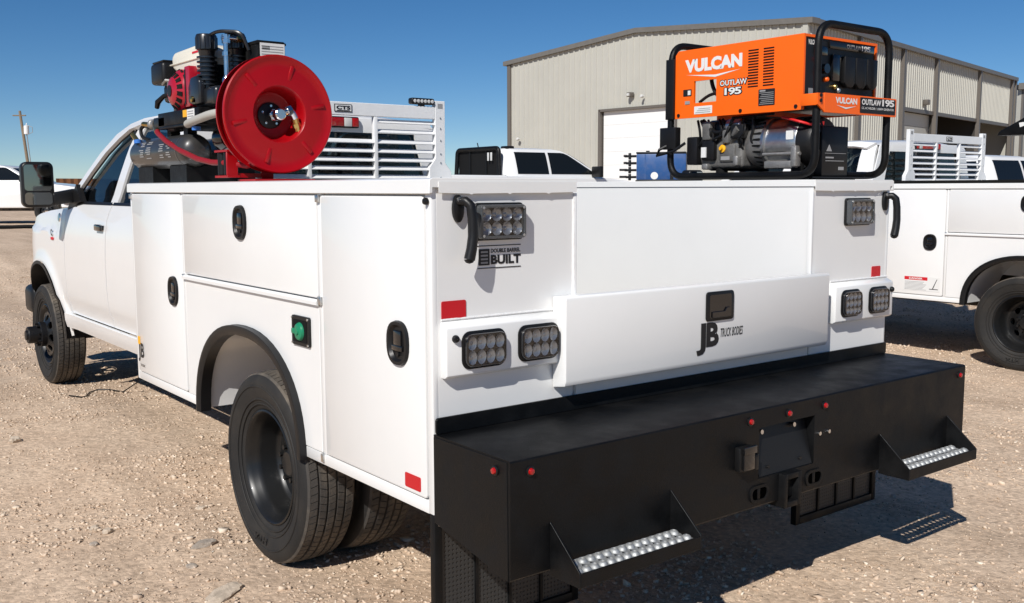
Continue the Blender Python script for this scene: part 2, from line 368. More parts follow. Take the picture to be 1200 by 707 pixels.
# body shell: left and right box, bed floor, front wall
b=MB()
b.prism(side_poly(0,LB,ZB,ZT,AW-.01,AH-.01),'x',.022,.606)
b.build('side_box','white',T)
b=MB(); b.prism(side_poly(0,LB,ZB,ZT,AW-.01,AH-.01),'x',.022,.606); mirror_x(b); b.build('side_box','white',T)
b=MB(); b.box(.608,2.019,0.012,LB,.78,.965); b.box(.608,2.019,LB-.06,LB-.001,.965,1.62); b.build('bed','white',T)
b=MB(); b.box(.609,2.018,.06,LB-.07,.966,.972); b.build('bed_floor','black_coat',T)
def side_frame(mir):
    b=MB(); x0,x1=0,.0225
    b.box(x0,x1,0,.034,ZB,ZT,.003); b.box(x0,x1,.772,.80,ZB+.045,ZT-.022,.002); b.box(x0,x1,2.283,2.303,ZB+.045,ZT-.022,.002); b.box(x0,x1,LB-.03,LB,ZB,ZT,.003)
    b.box(x0,x1,.0345,.957,ZB,ZB+.044,.002); b.box(x0,x1,2.113,LB-.0305,ZB,ZB+.044,.002); b.box(x0,x1,.0345,LB-.0305,ZT-.021,ZT,.002)
    b.box(x0+.004,x1,.801,2.282,1.178,1.196,.002)
    if mir: mirror_x(b)
    b.build('side_frame','white',T)
    p=MB(); p.prism([(.806,ZB+.047)]+[(AY-AW+.001,ZB+.047)]+[q for q in arch(AW,AH,ZB,26)[::-1] if q[1]>ZB+.05]+[(AY+AW-.001,ZB+.047),(2.278,ZB+.047),(2.278,1.173),(.806,1.173)],'x',-.001,.021,.002,1)
    if mir: mirror_x(p)
    p.build('fender_panel','white',T)
    # black rubber arch trim
    t=MB(); A=arch(AW+.012,AH+.012,ZB-.012,30); Bq=arch(AW-.034,AH-.032,ZB-.012,30)
    rows=[[(-.030,)+p_ for p_ in A],[(-.034,)+p_ for p_ in [(lerp(a[0],c[0],.5),lerp(a[1],c[1],.5)) for a,c in zip(A,Bq)]],[(-.022,)+p_ for p_ in Bq],[(.03,)+p_ for p_ in Bq]]
    rows=[[(.002,)+p_ for p_ in A]]+rows
    t.grid(rows)
    if mir: mirror_x(t)
    t.build('arch_trim','black_plastic',T,ang=50)
    d=[]
    for (y0,y1,z0,z1) in ((.040,.766,ZB+.050,ZT-.027),(.806,2.277,1.203,ZT-.027),(2.309,LB-.036,ZB+.050,ZT-.027)):
        m_=MB(); m_.prism(rrect(y0,y1,z0,z1,.012,3),'x',-.004,.019,.003,2)
        if mir: mirror_x(m_)
        d.append(m_.build('compartment_door','white',T))
    return d
doors=side_frame(False); side_frame(True)
# rain hinge under the upper door and small hinge blocks
b=MB(); b.prism([(-.004,1.197),(-.016,1.190),(-.016,1.176),(-.002,1.172)],'y',.802,2.30); h=b.build('hinge_rail','white',T)
b=MB(); b.box(-.012,.004,.774,.80,1.575,1.602,.002); b.build('hinge_block','steel',T)
b=MB(); b.box(-.012,.004,.774,.80,1.178,1.21,.002); b.build('hinge_block','steel',T)
b=MB(); b.box(-.012,.004,2.286,2.303,1.175,1.20,.002); b.build('hinge_block','steel',T)
b=MB(); b.box(-.012,.004,LB-.035,LB-.012,1.575,1.60,.002); b.build('hinge_block','steel',T)
b=MB(); b.box(-.010,.006,.788,.806,.552,.585,.002); b.build('hinge_block','steel',T)
# top caps with folded drip edge
for s in (0,1):
    b=MB()
    b.prism([(-.014,1.609),(-.012,1.655),(.0,1.660),(.612,1.660),(.612,1.629),(.0,1.629),(.0,1.612)],'y',-.012,LB+.012,.0015,1)
    if s: mirror_x(b)
    b.build('top_cap','white',T)
    b=MB(); b.prism([(.022,1.612),(.14,1.609),(.15,1.606),(.16,1.609),(.30,1.61),(.31,1.606),(.32,1.61),(.47,1.61),(.48,1.606),(.49,1.61),(.61,1.612),(.61,1.648),(.022,1.648)],'y',-.015,-.0125)
    if s: mirror_x(b)
    b.build('cap_lip','white',T)
# bed rail top on inner walls: rear edge folds
for x in (.6075,2.0075):
    b=MB(); b.box(x,x+.012,-.006,.02,.97,1.608,.002); b.build('edge_fold','white',T)
# sill below the tailgate
b=MB(); b.box(.62,2.005,-.004,.0115,.84,.955); b.build('rear_sill','white',T)
# paddle latches ------------------------------------------------------
def latch(parent,y,z,sw=.068,sh=.078):
    prof=[(y+sw*(abs(math.cos(a))**.8)*math.copysign(1,math.cos(a)),z+sh*(abs(math.sin(a))**.8)*math.copysign(1,math.sin(a))) for a in [2*PI*k/28 for k in range(28)]]
    inn=[(y+(p[0]-y)*.78,z+(p[1]-z)*.82) for p in prof]; bot=[(y+(p[0]-y)*.66,z+(p[1]-z)*.72) for p in prof]
    m_=MB(); n=28
    loops=[[(-.004,)+p for p in prof],[(-.016,)+p for p in [(y+(q[0]-y)*.95,z+(q[1]-z)*.96) for q in prof]],[(-.016,)+p for p in inn],[(-.0052,)+p for p in bot]]
    vs=[p for l in loops for p in l]; fs=[]
    for k in range(3):
        for i in range(n): fs.append((k*n+i,k*n+(i+1)%n,(k+1)*n+(i+1)%n,(k+1)*n+i))
    fs.append(tuple(3*n+i for i in range(n))); m_.add(vs,fs)
    o=m_.build('latch','black_plastic',parent)
    m_=MB(); m_.box(-.013,.004,y-sw*.36,y+sw*.36,z-sh*.12,z+sh*.55,.004); m_.box(-.015,.004,y-sw*.5,y+sw*.5,z-sh*.34,z-sh*.10,.003)
    m_.build('paddle','black_gloss',parent)
    m_=MB(); m_.cyl((-.012,y,z-sh*.5),(.004,y,z-sh*.5),.008,n=10); m_.build('lock','black_steel',parent)
latch(doors[0],.205,1.10); latch(doors[1],1.545,1.478); latch(doors[2],2.452,1.10)
# shore power inlet with green cap
b=MB(); b.prism(rrect(.877,1.034,.997,1.118,.01,3),'x',-.012,0,.002,1); pw=b.build('power_inlet','black_plastic',T)
b=MB(); b.prism(rrect(.895,1.016,1.012,1.103,.008,3),'x',-.0135,-.0122); b.build('recess','black_matte',pw)
b=MB(); b.lathe([(.001,.014),(.026,.014),(.033,.011),(.037,.004),(.038,0)],(-.012,.955,1.056),(-1,0,0),20,True); b.lathe([(.001,.019),(.012,.019),(.014,.012)],(-.012,.955,1.056),(-1,0,0),14); b.box(-.027,-.013,.975,1.010,1.045,1.067,.004); b.build('green_cap','green_cap',pw)
b=MB()
for y,z in ((.886,1.006),(1.025,1.006),(.886,1.109),(1.025,1.109)): b.cyl((-.012,y,z),(-.016,y,z),.005,n=8)
tag(b.build('screws','steel',pw),kind='stuff')
# reflector stickers
def sticker(name,x0,x1,y0,y1,z0,z1,mt,parent,r=.006):
    m_=MB()
    if abs(x1-x0)<.003: m_.prism(rrect(min(y0,y1),max(y0,y1),z0,z1,r,3),'x',x0,x1)
    else: m_.prism(rrect(x0,x1,z0,z1,r,3),'y',y0,y1)
    return m_.build(name,mt,parent)
sticker('reflector',-.0062,-.0042,.075,.175,.605,.655,'red_reflector',doors[0])
sticker('reflector',.035,.133,-.0025,-.0005,1.195,1.258,'red_reflector',T)
sticker('reflector',W-.133,W-.06,-.0025,-.0005,1.195,1.25,'red_reflector',T)
# maker's marks on the front door
sticker('yellow_label',-.0058,-.0042,3.052,3.092,.745,.79,'label_yellow',doors[2],.002)
text('letters','JB','ink',doors[2],(-.0042,3.092,.645),(0,-1,0),(0,0,1),.10,.11,.03)
text('letters','TRUCK BODIES','ink',doors[2],(-.0042,3.06,.62),(0,-1,0),(0,0,1),.075,.014,.02)
# rear faces: rubber dots
def dot(x,y,z,d=(0,-1,0),r=.012,mt='black_plastic',name='rubber_stop',parent=T):
    m_=MB(); m_.lathe([(r,0),(r,.006),(r*.8,.012),(.001,.014)],(x,y,z),d,14); return m_.build(name,mt,parent)
dot(-.004,.018,1.585,(-1,0,0)); dot(W+.004,.06,1.16,(1,0,0))
# T handles
def lever(cx,mirr=1):
    m_=MB(); m_.prism([(cx+.022*math.cos(a),1.56+.046*math.sin(a)) for a in [2*PI*k/20 for k in range(20)]],'y',-.016,-.0005,.004,2); o=m_.build('door_lever','black_plastic',T)
    p=[(cx,-.012,1.583),(cx+.012*mirr,-.036,1.585),(cx+.022*mirr,-.050,1.570),(cx+.026*mirr,-.054,1.53),(cx+.026*mirr,-.056,1.47),(cx+.020*mirr,-.056,1.43),(cx+.012*mirr,-.054,1.395)]
    from_=[Vector(q) for q in p]; fine=[]
    for a,c in zip(from_,from_[1:]): fine+= [a.lerp(c,k/3) for k in range(3)]
    fine.append(from_[-1])
    m_=MB(); m_.tube(fine,[.0145+.0045*(i/len(fine)) for i in range(len(fine))],12); m_.lathe([(.0,.014),(.012,.01),(.0188,0)],fine[-1],(0,0,-1),12); m_.build('grip','black_plastic',o)
    m_=MB(); m_.cyl((cx,-.013,1.588),(cx,-.026,1.588),.011,n=12); m_.build('lock','steel',o)
lever(.10,1); lever(W-.05,1)
# LED lamps -----------------------------------------------------------
cup0=None
def led_lamp(name,x0,x1,z0,z1,y,nx,nz,depth,frame,parent=T,rr=.014,body='black_plastic'):
    global cup0
    m_=MB(); O=rrect(x0,x1,z0,z1,rr,4); t=.010 if frame else .006
    I=rrect(x0+t,x1-t,z0+t,z1-t,max(.003,rr-t*.7),4); n=len(O)
    loops=[[(p[0],y,p[1]) for p in O],[(p[0],y-depth*.8,p[1]) for p in O],[(lerp(p[0],q[0],.3),y-depth,lerp(p[1],q[1],.3)) for p,q in zip(O,I)],[(p[0],y-depth,p[1]) for p in I],[(p[0],y-depth*.3,p[1]) for p in I]]
    vs=[p for l in loops for p in l]; fs=[(k*n+i,k*n+(i+1)%n,(k+1)*n+(i+1)%n,(k+1)*n+i) for k in range(4) for i in range(n)]+[tuple(4*n+i for i in range(n))]
    m_.add(vs,fs); o=m_.build(name,body,parent)
    cw=(x1-x0-2*t)/nx; ch=(z1-z0-2*t)/nz
    if cup0 is None:
        c=MB(); prof=[(.11,.02),(.16,.0),(.22,.03),(.36,.14),(.5,.36)]
        c.lathe(prof,(0,0,0),(0,-1,0),12); c.lathe([(.001,.10),(.08,.08),(.11,.02)],(0,0,0),(0,-1,0),10)
        me_=c.build('reflector_cup','reflector',None); cup0=me_.data; bpy.data.objects.remove(me_)
    for i in range(nx):
        for k in range(nz):
            q=link('reflector_cup',cup0,o); q.location=Vector((x0+t+cw*(i+.5),y-depth*.32,z0+t+ch*(k+.5)))-wloc(parent); q.scale=(cw,depth*.85,ch)
    m_=MB(); m_.prism(rrect(x0+t-.001,x1-t+.001,z0+t-.001,z1-t+.001,.006,3),'y',y-depth*.93,y-depth*.88); m_.build('lens','clear_lens',o)
    return o
def work_light(x0,x1,z0,z1):
    o=led_lamp('work_light',x0,x1,z0,z1,-.001,4,2,.036,True,rr=.012,body='lamp_shell')
    m_=MB(); m_.prism(rrect(x0-.006,x1+.006,z0-.006,z1+.006,.014,3),'y',-.012,-.0008,.002,1); m_.build('gasket','black_plastic',o)
    m_=MB()
    for x in (x0+.012,x1-.012):
        for z in (z0+.01,z1-.01): m_.cyl((x,-.036,z),(x,-.0385,z),.005,n=8)
    tag(m_.build('screws','steel',o),kind='stuff')
work_light(.172,.365,1.458,1.572); work_light(2.26,2.45,1.455,1.57)
for s in (0,1):
    x0,x1=(.032,.535) if not s else (2.165,W)
    b=MB(); b.prism([(0.001,1.192),(-.036,1.172),(-.036,1.012),(-.02,1.003),(.001,1.003)],'x',x0,x1,.004,2); tb=b.build('lamp_box','white',T)
    if not s: xs=((.098,.262),(.333,.497)); 
    else: xs=((2.21,2.345),(2.43,2.57))
    for a,c in xs:
        m_=MB(); m_.prism(rrect(a-.009,c+.009,1.038-.009,1.148+.009,.032,5),'y',-.041,-.0365,.002,2); m_.build('grommet','black_plastic',tb)
        led_lamp('tail_lamp',a,c,1.038,1.148,-.0412,4,2 if not s else 3,.016,False,T,.026,'black_gloss')
    dot((.065 if not s else W-.016),-.036,1.136,parent=tb,r=.013)
def weld(pts,name='weld_bead'):
    rg=random.Random(5); out=[]
    P_=[Vector(p) for p in pts]
    for a,c in zip(P_,P_[1:]):
        n=max(2,int((c-a).length/.012)); out+=[a.lerp(c,k/n) for k in range(n)]
    out.append(P_[-1]); MB().tube(out,[.0035+.0018*rg.random() for _ in out],6).build(name,'weld',T)
weld([(.034,-.001,1.196),(.533,-.001,1.196)]); weld([(2.167,-.001,1.196),(W-.004,-.001,1.196)]); weld([(.607,-.002,.98),(.607,-.002,1.60)])
# lettering on the left rear face
dec=sticker('emblem',.187,.232,-.0022,-.0006,1.368,1.423,'ink',T,.002)
b=MB(); 
for k in range(4): b.box(.195,.224,-.0030,-.0024,1.374+k*.012,1.380+k*.012)
b.build('emblem_stripes','label_grey',dec)
text('letters','BUILT','ink',T,(.238,0,1.370),(1,0,0),(0,0,1),.128,.032,.045)
text('letters','DOUBLE BARREL','ink',T,(.238,0,1.409),(1,0,0),(0,0,1),.126,.014,.03)
sticker('line',.182,.366,-.0018,-.0006,1.432,1.435,'ink',T,.0005); sticker('line',.182,.366,-.0018,-.0006,1.357,1.360,'ink',T,.0005)
# tailgate
b=MB(); b.prism([(-.004,1.243),(-.072,1.247),(-.078,1.240),(-.078,.945),(-.07,.925),(-.004,.915)],'x',.508,2.05,.004,2); tg=b.build('tailgate','white',T)
b=MB(); b.prism(rrect(1.232,1.397,1.098,1.216,.014,4),'y',-.086,-.0785,.003,2); th=b.build('tailgate_latch','black_plastic',tg)
b=MB(); b.prism(rrect(1.250,1.380,1.110,1.203,.008,3),'y',-.0868,-.0862); b.prism([(1.262,1.112),(1.368,1.112),(1.368,1.150),(1.345,1.150),(1.335,1.136),(1.262,1.136)],'y',-.093,-.087,.002,1); b.build('pull','black_gloss',tg)
text('letters','J','ink',tg,(1.183,-.078,.965),(1,0,0),(0,0,1),.055,.128,.035)
text('letters','B','ink',tg,(1.240,-.078,.995),(1,0,0),(0,0,1),.075,.098,.045)
text('letters','TRUCK BODIES','ink',tg,(1.325,-.078,1.028),(1,0,0),(0,0,1),.138,.036,.01,shear=.25)
# bumper ----------------------------------------------------------------
D=.414
def bpoly(mid=None): return [(0.0,.819),(-D+.008,.8175),(-D+.003,.8155),(-D,.811)]+(mid or [])+[(-D,.449),(-D+.004,.443),(-.30,.443),(-.30,.55),(0,.55)]
b=MB(); b.prism(bpoly(),'x',0.0,1.160); b.prism(bpoly(),'x',1.496,W); b.prism(bpoly([(-D,.744),(-D+.050,.735),(-D+.004,.552),(-D,.552)]),'x',1.1601,1.4959); bump=b.build('rear_bumper','black_coat',T)
b=MB(); b.prism(rrect(.002,W-.002,.819,.874,.01,3),'y',-.014,-.0045,.002,1); b.build('upstand','black_coat',bump)
for x0,x1 in ((0.0005,.006),(W-.006,W-.0005)):
    b=MB(); b.prism([(-.002,.812),(-.40,.812),(-.405,.443),(-.002,.52)],'x',x0-.003,x1-.003 if x0<1 else x1+.003,.001,1); b.build('end_plate','black_coat',bump)
for x in (.076,1.105,1.33,1.556,2.575): 
    o=dot(x,-D,.776,(0,-1,0),.011,'red_lens','marker_lamp',bump); m_=MB(); m_.lathe([(.016,0),(.016,.004),(.011,.006)],(x,-D,.776),(0,-1,0),14); m_.build('bezel','black_plastic',bump)
for x,d in ((-.003,(-1,0,0)),(W+.003,(1,0,0))):
    o=dot(x,-.345,.776,d,.011,'red_lens','marker_lamp',bump); m_=MB(); m_.lathe([(.016,0),(.016,.004),(.011,.006)],(x,-.345,.776),d,14); m_.build('bezel','black_plastic',bump)
# licence plate pocket: sloped plate in a raised frame
b=MB(); b.prism([(-D+.047,.728),(-D+.045,.728),(-D+.0025,.556),(-D+.0045,.556)],'x',1.168,1.488); pk=b.build('plate_pocket','black_plastic',T)
for x in (1.205,1.40):
    m_=MB(); m_.cyl((x,-D+.040,.716),(x,-D+.022,.718),.009,n=8); m_.build('bolt','chrome',pk)
for x in (1.225,1.42):
    m_=MB(); m_.cyl((x,-D+.010,.585),(x,-D+.003,.585),.006,n=8); m_.build('bolt','black_steel',pk)
for x in (1.525,1.585):
    m_=MB(); m_.cyl((x,-D,.668),(x,-D-.008,.668),.008,n=8); m_.build('bolt','chrome',bump)
# trailer socket
b=MB(); b.box(1.02,1.10,-D-.028,-D,.605,.695,.006); ts=b.build('trailer_socket','black_plastic',T)
b=MB(); b.box(1.03,1.09,-D-.04,-D-.029,.61,.69,.004); b.box(1.025,1.095,-D-.045,-D-.032,.672,.70,.003); b.build('socket_lid','black_gloss',ts)
b=MB(); b.box(1.102,1.125,-D-.03,-D,.60,.66,.004); b.build('side_plug','black_plastic',ts)
# hitch receiver and chain slots
hx=1.335
b=MB()
for (x0,x1,z0,z1) in ((hx-.052,hx-.032,.418,.55),(hx+.032,hx+.052,.418,.55),(hx-.0315,hx+.0315,.418,.440),(hx-.0315,hx+.0315,.528,.55)): b.box(x0,x1,-D-.028,-.2,z0,z1,.002)
hr=b.build('hitch_receiver','black_coat',T)
b=MB(); b.box(hx-.031,hx+.031,-.24,-.235,.441,.527); b.build('bore','black_matte',hr)
for cx in (1.165,1.50):
    O=rrect(cx-.055,cx+.055,.463,.528,.030,6); I=rrect(cx-.043,cx+.043,.474,.517,.02,6); n=len(O)
    b=MB(); vs=[(p[0],-D+.002,p[1]) for p in O]+[(p[0],-D-.006,p[1]) for p in O]+[(p[0],-D-.006,p[1]) for p in I]+[(p[0],-D-.0006,p[1]) for p in I]
    b.add(vs,[(k*n+i,k*n+(i+1)%n,(k+1)*n+(i+1)%n,(k+1)*n+i) for k in range(3) for i in range(n)]); b.build('chain_slot','black_coat',bump)
    b=MB(); b.prism(I,'y',-D-.0012,-D-.0006); b.build('slot_opening','void',bump)
    b=MB(); b.box(cx-.012,cx+.004,-D-.004,-D-.0012,.474,.517,.001); b.build('web','black_coat',bump)
# folding grip steps
def step(x0,x1):
    yo=-D-.135; zt=.475
    b=MB()
    b.prism([(x0,zt-.0),(x1,zt-.0),(x1,zt-.045),(x0,zt-.045)],'y',yo-.006,yo,.001,1)
    b.prism([(x0,zt-.039),(x1,zt-.039),(x1,zt-.045),(x0,zt-.045)],'y',yo,yo+.02)
    b.prism([(x0,zt-.039),(x1,zt-.039),(x1,zt-.045),(x0,zt-.045)],'y',-D-.02,-D-.001)
    st=b.build('step','black_coat',T)
    for x in (x0-.006,x1):
        m_=MB(); m_.prism([(-D-.0005,zt+.125),(-D-.0005,zt-.045),(yo-.006,zt-.045),(yo-.006,zt+.002)],'x',x,x+.006,.001,1); m_.build('gusset','black_coat',st)
    # dimpled metal tread: rows of raised, holed buttons
    m_=MB(); nx=15; cw=(x1-x0-.012)/nx; rows=2; cd=.115/rows
    for i in range(nx):
        for k in range(rows):
            cx=x0+.006+cw*(i+.5); cy=yo+.008+cd*(k+.5); n=12; 
            loops=[]
            sq=[]
            for q in range(n):
                a=2*PI*q/n; c,s=math.cos(a),math.sin(a); mxx=max(abs(c),abs(s)); sq.append((cx+c/mxx*cw/2,cy+s/mxx*cd/2,zt-.012))
            loops.append(sq); rr=min(cw,cd)/2
            for r_,dz in ((.97,.0),(.84,.006),(.60,.010),(.44,.011),(.40,.008),(.40,.0)): loops.append([(cx+math.cos(2*PI*q/n)*rr*r_*(1),cy+math.sin(2*PI*q/n)*rr*r_*1.15,zt-.012+dz) for q in range(n)])
            vs=[p for l in loops for p in l]; m_.add(vs,[(a*n+q,a*n+(q+1)%n,(a+1)*n+(q+1)%n,(a+1)*n+q) for a in range(len(loops)-1) for q in range(n)])
    m_.build('tread_plate','galvanised',st,ang=40)
step(.16,.69); step(1.955,2.485)
# perforated splash panels below the bumper
for s in (0,1):
    x0,x1=(.0,.64) if not s else (1.965,2.60)
    z0,z1=.085,.545
    b=MB()
    for xx in (x0,x1-.03): b.box(xx,xx+.03,.0,.03,z0,z1,.002)
    b.box(x0+.031,x1-.031,.0,.03,z0,z0+.035,.002); sp=b.build('splash_panel','black_coat',T)
    k=4; pw=(x1-x0-.062)/k
    for i in range(k):
        m_=MB(); m_.box(x0+.033+pw*i,x0+.029+pw*(i+1),.012,.018,z0+.036,z1-.002); m_.build('mesh_insert','perforated',sp)
        if i: m_=MB(); m_.box(x0+.025+pw*i,x0+.037+pw*i,.004,.0115,z0+.036,z1-.002); m_.build('divider','black_coat',sp)
    m_=MB(); m_.cyl((x0+.015,-.001,z1-.03),(x0+.015,-.012,z1-.03),.010,n=10); m_.build('bolt','chrome',sp)
# chassis under the body
b=MB()
for x in (.86,1.68): b.box(x,x+.09,-.18,7.2,.56,.76,.01)
for y in (.3,.9,2.2,3.4,4.8,6.0): b.box(.95,1.68,y,y+.09,.6,.7)
b.build('chassis_frame','underbody',T)
b=MB(); b.cyl((.3,1.35,.4),(2.33,1.35,.4),.07,n=14); b.lathe([(.04,-.22),(.15,-.12),(.18,0),(.15,.12),(.04,.22)],(XC,1.35,.4),(0,1,0),18); b.build('rear_axle','underbody',T)
b=MB(); b.cyl((.45,6.35,.4),(2.18,6.35,.4),.06,n=12); b.build('front_axle','underbody',T)
b=MB(); b.box(.62,.85,2.25,3.4,.45,.8,.04); b.box(1.8,2.1,2.2,4.2,.4,.75,.05); b.cyl((XC,1.5,.45),(XC,4.6,.55),.05,n=10); b.build('fuel_tank','underbody',T)
b=MB(); b.box(.7,1.9,5.4,7.0,.42,.95,.06); b.build('engine_sump','underbody',T)

# ------------------------------------------------------------------ wheels
TR=.405; TW=.235
def tyre_mesh():
    n=320; rib=5; half=TW/2-.028; prof=[]  # (x,r, kind)
    side=[(-.072,.232),(-.083,.240),(-.092,.262),(-.105,.300),(-.1165,.335),(-.1175,.352),(-.1155,.366),(-.1105,.380),(-.102,.391),(-.094,.3985)]
    gw=.0105; rw=(2*.090-gw*(rib-1))/rib; x=-.090; top=[]
    for i in range(rib):
        top.append((x,'T',i)); top.append((x+rw*.33,'T',i)); top.append((x+rw*.66,'T',i)); top.append((x+rw,'T',i)); x+=rw
        if i<rib-1: top.append((x+.0008,'G',i)); top.append((x+gw-.0008,'G',i)); x+=gw
    P_=[(a,r,'S',0) for a,r in side]+[(a,TR-.0065*(abs(a)/.09)**2,k,i) for a,k,i in top]+[(-a,r,'S',0) for a,r in side[::-1]]
    vs=[];fs=[]; OFF=(0,.10,.12,.985)
    for j in range(n):
        for (a,r,k,i) in P_:
            rr=r; blk=j//4+OFF[j%4]; low=j%4<2
            if k=='G': rr=r-.011
            elif k=='T':
                blk+=(0,.5,.2,.7,.35)[i]+a*(9 if i%2 else -9)
                if low: rr=r-(.006 if i in (0,4) else .0045)
            th=2*PI*blk/(n//4)
            vs.append((a,rr*math.cos(th),rr*math.sin(th)))
    m_=len(P_)
    for j in range(n):
        for k in range(m_-1): a=j*m_+k; c=((j+1)%n)*m_+k; fs.append((a,a+1,c+1,c))
    b=MB(); b.add(vs,fs); return b.build('tyre','rubber',None,ang=40)
tm=tyre_mesh(); TY=tm.data
TY.materials.append(MATS['tread'])
for p in TY.polygons:
    c=p.center
    if math.hypot(c.y,c.z)>.3885: p.material_index=1
bpy.data.objects.remove(tm)
def ring_mesh():   # raised sidewall ridges
    b=MB()
    for x,r in ((-.1178,.345),(-.0965,.268),(-.103,.289)): b.lathe([(r-.004,0),(r-.002,.003),(r+.002,.003),(r+.004,0)],(x,0,0),(-1,0,0),72)
    o=b.build('sidewall_ridge','rubber',None); d=o.data; bpy.data.objects.remove(o); return d
RG=ring_mesh()
def rim_mesh(kind):
    b=MB(); n=64
    if kind=='dish':   # outer dual: deep dish, hub face far inside (+x)
        b.lathe([(.232,-.074),(.240,-.082),(.243,-.089),(.236,-.092),(.229,-.086),(.224,-.070),(.213,-.052),(.205,-.03),(.200,.03),(.196,.042),(.187,.052),(.17,.0555)],(0,0,0),(1,0,0),n)
    else:              # front: face bulging out (-x)
        b.lathe([(.232,-.074),(.240,-.082),(.243,-.089),(.236,-.092),(.228,-.086),(.221,-.066),(.212,-.05),(.205,-.035),(.195,-.05),(.18,-.075)],(0,0,0),(1,0,0),n)
    b.lathe([(.214,.05),(.226,.075),(.243,.09),(.236,.095),(.205,.08)],(0,0,0),(1,0,0),n)
    b.lathe([(.210,-.03),(.205,.0),(.210,.06)],(0,0,0),(1,0,0),n)
    return b
def disc(kind):
    # disc with 8 hand holes: annulus built from sectors
    b=MB(); x=.055 if kind=='dish' else -.078; nh=8; pts_out=.178; hc=.132; hr=.026
    xin=.02 if kind=='dish' else -.115
    for h_ in range(nh):
        a0=2*PI*h_/nh; q=20; loops=[]
        sq=[];ci=[]
        for k in range(q):
            a=2*PI*k/q; ci.append((hc+hr*math.cos(a),hr*1.15*math.sin(a)))
            c,s=math.cos(a),math.sin(a); m_=max(abs(c),abs(s)); u=c/m_; v=s/m_
            rad=hc+(u*(.18-hc) if u>0 else u*(hc-.085)); ang=v*PI/nh; sq.append((rad,ang))
        A=[]; Bp=[]; Cc=[]
        for (rad,ang) in sq:
            xx=x if rad>.1 else xin; t=np.clip((rad-.085)/(.15-.085),0,1); xx=lerp(xin,x,t); A.append((xx,rad*math.cos(a0+ang),rad*math.sin(a0+ang)))
        for (rr,tt) in ci:
            ang=tt/hc; t=np.clip((rr-.085)/(.15-.085),0,1); xx=lerp(xin,x,t); Bp.append((xx,rr*math.cos(a0+ang),rr*math.sin(a0+ang))); Cc.append((xx+.012,rr*math.cos(a0+ang),rr*math.sin(a0+ang)))
        b.add(A+Bp+Cc,[(k*q+i,k*q+(i+1)%q,(k+1)*q+(i+1)%q,(k+1)*q+i) for k in range(2) for i in range(q)])
    b.lathe([(.086,xin),(.07,xin-.004),(.058,xin-.005)],(0,0,0),(1,0,0),32)
    return b
def share(b,name,mt):
    o=b.build(name,mt,None,ang=35); d=o.data; bpy.data.objects.remove(o); return d
RIMS={k:(share(rim_mesh(k),'rim','rim_black'),share(disc(k),'wheel_disc','rim_black')) for k in ('dish','front')}
def hub_mesh(kind):
    b=MB(); xin=.02 if kind=='dish' else -.115
    if kind=='dish':
        b.lathe([(.06,xin+.004),(.058,xin-.018),(.05,xin-.024),(.001,xin-.025)],(0,0,0),(1,0,0),28)
    else:
        b.lathe([(.10,xin+.01),(.10,xin-.03),(.094,xin-.034),(.070,xin-.034),(.068,xin-.115),(.062,xin-.122),(.04,xin-.122),(.038,xin-.135),(.001,xin-.136)],(0,0,0),(1,0,0),28)
    for k in range(8):
        a=2*PI*(k+.5)/8; rr=.072 if kind=='dish' else .085
        p=Vector((xin if kind=='dish' else xin-.03,rr*math.cos(a),rr*math.sin(a))); b.cyl(p+V(.004,0,0),p-V(.028,0,0),.011,n=6)
    return b
HUBS={k:share(hub_mesh(k),'hub','black_steel' if k=='front' else 'rim_black') for k in ('dish','front')}
WS=1.06
def wheel(parent,x,y,kind,flip=False,rot=0,hub=True):
    e=bpy.data.objects.new('wheel',None); COL.objects.link(e); e.parent=parent; e.scale=(WS,WS,WS); e.location=Vector((x,y,TR*WS-.026-.004)); e.rotation_euler=(rot,0,0) if not flip else (rot,0,PI)
    link('tyre',TY,e); link('sidewall_ridge',RG,e); link('rim',RIMS[kind][0],e); link('wheel_disc',RIMS[kind][1],e)
    if hub: link('hub',HUBS[kind],e)
    return e
def wheels(parent):
    wl=wheel(parent,.107,1.365,'dish',rot=0); o=text('sidewall_letters','HTX','rubber',wl,(0,0,0),(0,1,0),(0,0,-1),.12,.035,.03); o.location=Vector((-.1185,-.02,-.292)); wheel(parent,.40,1.365,'dish',True,.1,False)
    wheel(parent,W-.107,1.365,'dish',True,.2); wheel(parent,W-.40,1.365,'dish',False,.5,False)
    wheel(parent,.335,6.42,'front',rot=.15); wheel(parent,W-.335,6.42,'front',True,.4)
wheels(T)

# ------------------------------------------------------------------ cab
SZ=[.50,.60,.74,.775,.95,1.15,1.30,1.42,1.50,1.54,1.70,1.90,2.04,2.09]
SX=[.30,.268,.252,.229,.220,.220,.228,.245,.275,.300,.340,.398,.455,.50]
def sidex(y,z):
    x=interp(z,SZ,SX)
    if y>5.6: x+= .10*max(0,(y-6.55)/.5)**2 + .02*min(1,(y-5.6)/.4)*(1 if z>1.3 else 0)   # nose rounds in
    if y>5.7 and z<1.12:                                                                    # flared wheel lip
        d=abs(math.hypot(y-6.35,z-.43)-.60); x-= .022*math.exp(-(d/.07)**2)
    return x
def strip(ys,zb,zt,nr=14,mir=False,dx=0):
    rows=[]
    for y in ys:
        a,c=zb(y),zt(y); rows.append([((2*XC-sidex(y,lerp(a,c,k/nr))-dx) if mir else sidex(y,lerp(a,c,k/nr))+dx,y,lerp(a,c,k/nr)) for k in range(nr+1)])
    return MB().grid(rows)
def rng(a,b,n): return [lerp(a,b,k/n) for k in range(n+1)]
def belt(y): return 1.528 if y<5.3 else lerp(1.528,1.475,min(1,(y-5.3)/.35))
def fend_top(y): return interp(y,[5.6,5.9,6.2,6.5,6.8,7.0,7.15],[1.478,1.472,1.455,1.425,1.375,1.31,1.22])
